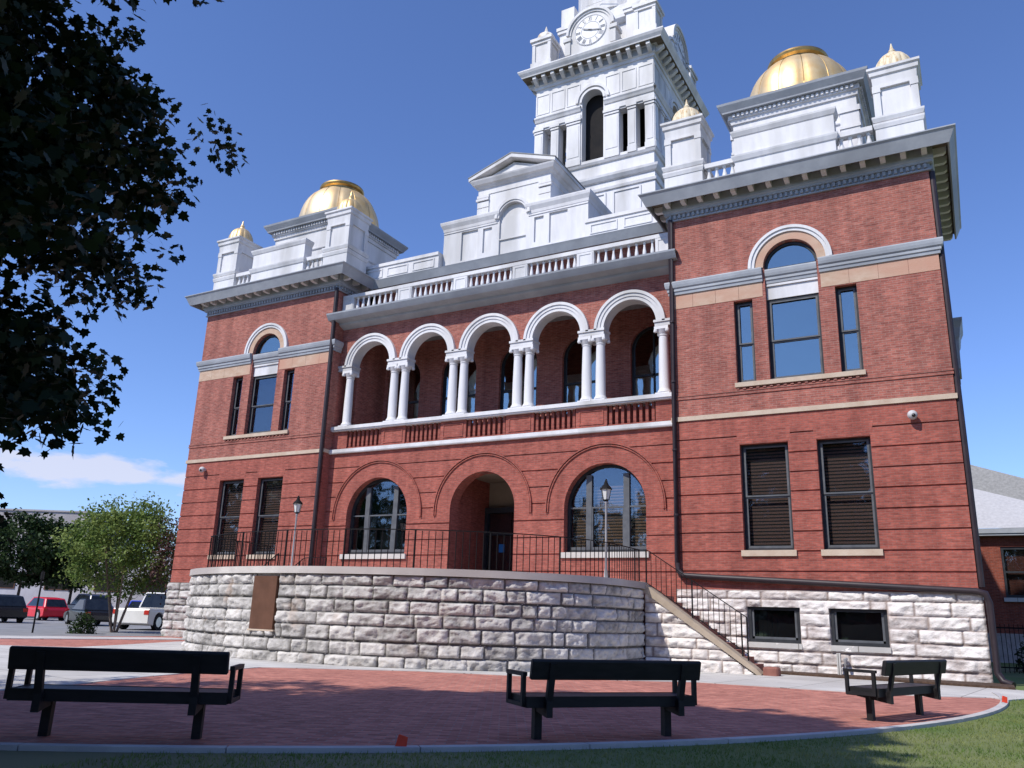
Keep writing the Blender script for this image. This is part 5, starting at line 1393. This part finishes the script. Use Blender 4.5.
# ================================================================== CARS
def car(label, x, y, rz, L, W, Hh, kind, mat, z=.0):
    t = thing('parked_car' if kind != 'pickup' else 'pickup_truck', label, 'pickup truck' if kind == 'pickup' else 'car', (x, y, z), rz, 'vehicles parked along the street')
    hb = Hh * .56; g0 = .22
    def loft(m, prof, w0, w1, wz):   # side profile (x,z), half width varies with z
        n = len(prof); vs = []
        for sgn in (-1, 1):
            for px, pz in prof:
                k = 0 if pz <= wz else (pz - wz) / max(.01, (Hh - wz)); hw = w0 + (w1 - w0) * k
                vs.append((px, sgn * hw, pz))
        m.add(vs, [tuple(range(n)), tuple(range(2 * n - 1, n - 1, -1))] + [((i + 1) % n, i, n + i, n + (i + 1) % n) for i in range(n)])
    h = L / 2
    wx = L * .31; wr = .33 if kind != 'pickup' else .40
    def arch(cx): return [(cx + (wr + .06) * math.cos(a), wr + (wr + .06) * math.sin(a)) for a in [R(180 - 20 * i) for i in range(0, 10)]]
    bottom = [(-h, g0 + .1)] + [(-wx - wr - .06, g0)] + arch(-wx) + [(-wx + wr + .06, g0), (wx - wr - .06, g0)] + arch(wx) + [(wx + wr + .06, g0), (h, g0 + .12)]
    if kind == 'pickup':
        topp = [(h, hb * .80), (h - .1, hb * .95), (h * .42, hb), (-h + .05, hb), (-h, hb * .9)]
        cab = [(h * .42, hb), (h * .22, Hh), (-h * .12, Hh), (-h * .20, hb)]
    elif kind == 'sedan':
        topp = [(h, hb * .70), (h - .15, hb * .85), (h * .45, hb), (-h * .62, hb), (-h + .08, hb * .95), (-h, hb * .7)]
        cab = [(h * .45, hb), (h * .12, Hh), (-h * .35, Hh), (-h * .68, hb)]
    else:
        topp = [(h, hb * .75), (h - .15, hb * .9), (h * .52, hb), (-h + .06, hb), (-h, hb * .8)]
        cab = [(h * .52, hb), (h * .18, Hh * .99), (-h * .2, Hh), (-h * .78, Hh * .95), (-h * .97, hb)]
    m = MB(); loft(m, bottom + topp, W / 2, W / 2 * .94, hb * .8)
    m.build('body', mat, t, bevel=.03)
    m = MB(); loft(m, cab, W / 2 * .93, W / 2 * .72, hb); m.build('cabin', mat, t, bevel=.04)
    # glass: side + front + rear panels slightly proud
    def shrink(c, k): 
        mx0 = sum(p[0] for p in c) / len(c); mz = sum(p[1] for p in c) / len(c); return [(mx0 + (p[0] - mx0) * k, mz + (p[1] - mz) * k) for p in c]
    sc = shrink(cab, .82)
    hwz = lambda z_: W / 2 * .93 + (W / 2 * .72 - W / 2 * .93) * (z_ - hb) / (Hh - hb)
    for sgn in (-1, 1):
        m = MB(); n = len(sc); m.add([(px, sgn * (hwz(pz) + .012), pz) for px, pz in sc], [tuple(range(n))]); m.build('side_window', M['car_glass_dark'], t)
    f0, f1 = cab[0], cab[1]; r0, r1 = cab[-1], cab[-2]
    for (pa, pb, nm, e) in ((f0, f1, 'windscreen', .015), (r0, r1, 'rear_window', -.015)):
        za, zb = pa[1] + .06, pb[1] - .06; fx = lambda z_: pa[0] + (pb[0] - pa[0]) * (z_ - pa[1]) / (pb[1] - pa[1]) + e
        m = MB(); m.add([(fx(za), -hwz(za) * .88, za), (fx(za), hwz(za) * .88, za), (fx(zb), hwz(zb) * .86, zb), (fx(zb), -hwz(zb) * .86, zb)], [(0, 1, 2, 3)]); m.build(nm, M['car_glass_dark'], t)
    for px in (-wx, wx):
        for sgn in (-1, 1):
            m = MB(); n = 20; yy0, yy1 = sorted((sgn * (W / 2 - .20), sgn * (W / 2 + .005)))
            m.prism([(px + wr * math.cos(2 * PI * i / n), wr + wr * math.sin(2 * PI * i / n)) for i in range(n)], yy0, yy1); wo = m.build('wheel', M['rubber'], t)
            m = MB(); yy0, yy1 = sorted((sgn * (W / 2 - .02), sgn * (W / 2 + .015))); m.prism([(px + wr * .62 * math.cos(2 * PI * i / n), wr + wr * .62 * math.sin(2 * PI * i / n)) for i in range(n)], yy0, yy1); m.build('rim', M['chrome'], wo)
    for sgn in (-1, 1):
        m = MB(); yy0, yy1 = sorted((sgn * W / 2 * .98, sgn * W / 2 * .72)); m.box(-h - .015, -h + .12, yy0, yy1, hb * .72, hb * .93); m.build('tail_light', M['tail'], t)
        m = MB(); m.box(h - .12, h + .01, yy0, yy1, hb * .58, hb * .74); m.build('headlight', M['lamp_glass'], t)
    if kind == 'pickup':
        m = MB(); m.box(-h + .08, -h * .22, -W / 2 + .1, W / 2 - .1, hb - .0, hb + .012); m.build('bed', M['rubber'], t)
    return t
M['car_glass_dark'] = noise_mat('dark car glass', (.008, .010, .014), (.016, .02, .026), 3, .12, spec=.45)
def car_rear(label, rx_, ry_, heading, L, W, Hh, kind, mat):   # rx,ry = centre of the rear bumper
    h = R(heading); return car(label, rx_ + math.cos(h) * L / 2, ry_ + math.sin(h) * L / 2, h, L, W, Hh, kind, mat, .06)
car_rear('red hatchback parked across the street on the left', -39.2, 10.9, 171, 4.0, 1.7, 1.52, 'hatch', M['red_paint'])
car_rear('dark navy van parked just right of the red hatchback', -42.6, 16.6, 168, 4.8, 1.85, 1.9, 'hatch', M['navy_paint'])
car_rear('white pickup truck showing its tail light beside the stone wall', -22.2, 3.75, 112, 5.3, 1.95, 1.88, 'pickup', M['white_paint'])
car_rear('black sedan parked behind the small green tree', -27.9, 6.3, 160, 4.6, 1.8, 1.45, 'sedan', M['black_paint'])
car_rear('bright blue car glimpsed behind the white pickup', -34.6, 13.4, 130, 4.4, 1.8, 1.5, 'sedan', M['blue_paint'])
car_rear('dark car cut off by the left edge of the picture', -32.6, 3.9, 165, 4.6, 1.8, 1.55, 'hatch', M['black_paint'])

# ---- pale commercial building across the street
BX = thing('commercial_building', 'pale flat-roofed building with dark windows across the street', 'building', (-56, 22.4, 0), math.atan2(3.56, 6.27))
m = MB(); m.box(-14, 12, 0, 12, 0, 5.6); m.build('wall', M['far_white'], BX)
m = MB(); m.box(-14, .8, .3, 12, 5.602, 9.2); m.box(-14.1, .9, .2, 12, 9.2, 9.35); m.build('upper_wall', M['far_grey'], BX)
m = MB(); m.box(.9, 12.1, -.1, 12, 5.602, 5.8); m.build('parapet', M['concrete'], BX)
for (p, q) in ((-11.5, -9.3), (-7.0, -4.6), (-2.0, .3), (2.4, 4.6), (6.6, 8.8)):
    f = MB(); f.box(p, q, -.06, 0, 2.3, 3.9); fo = f.build('window', M['bronze'], BX)
    f = MB(); f.box(p + .1, q - .1, -.075, -.06, 2.4, 3.8); f.build('pane', M['dark'], fo)
# ---- buildings behind the camera, only in reflections
BB = thing('brick_shop', 'brick shop building across the road behind the photographer', 'building', (2, -75, 0))
m = MB(); m.box(-24, 24, -8, 0, 0, 7.5); m.build('wall', M['annex_brick'], BB)
for i in range(9):
    f = MB(); f.box(-21 + i * 5, -18.5 + i * 5, 0, .05, 2, 5); f.build('window', M['car_glass_dark'], BB)

print('objects', len(bpy.data.objects))
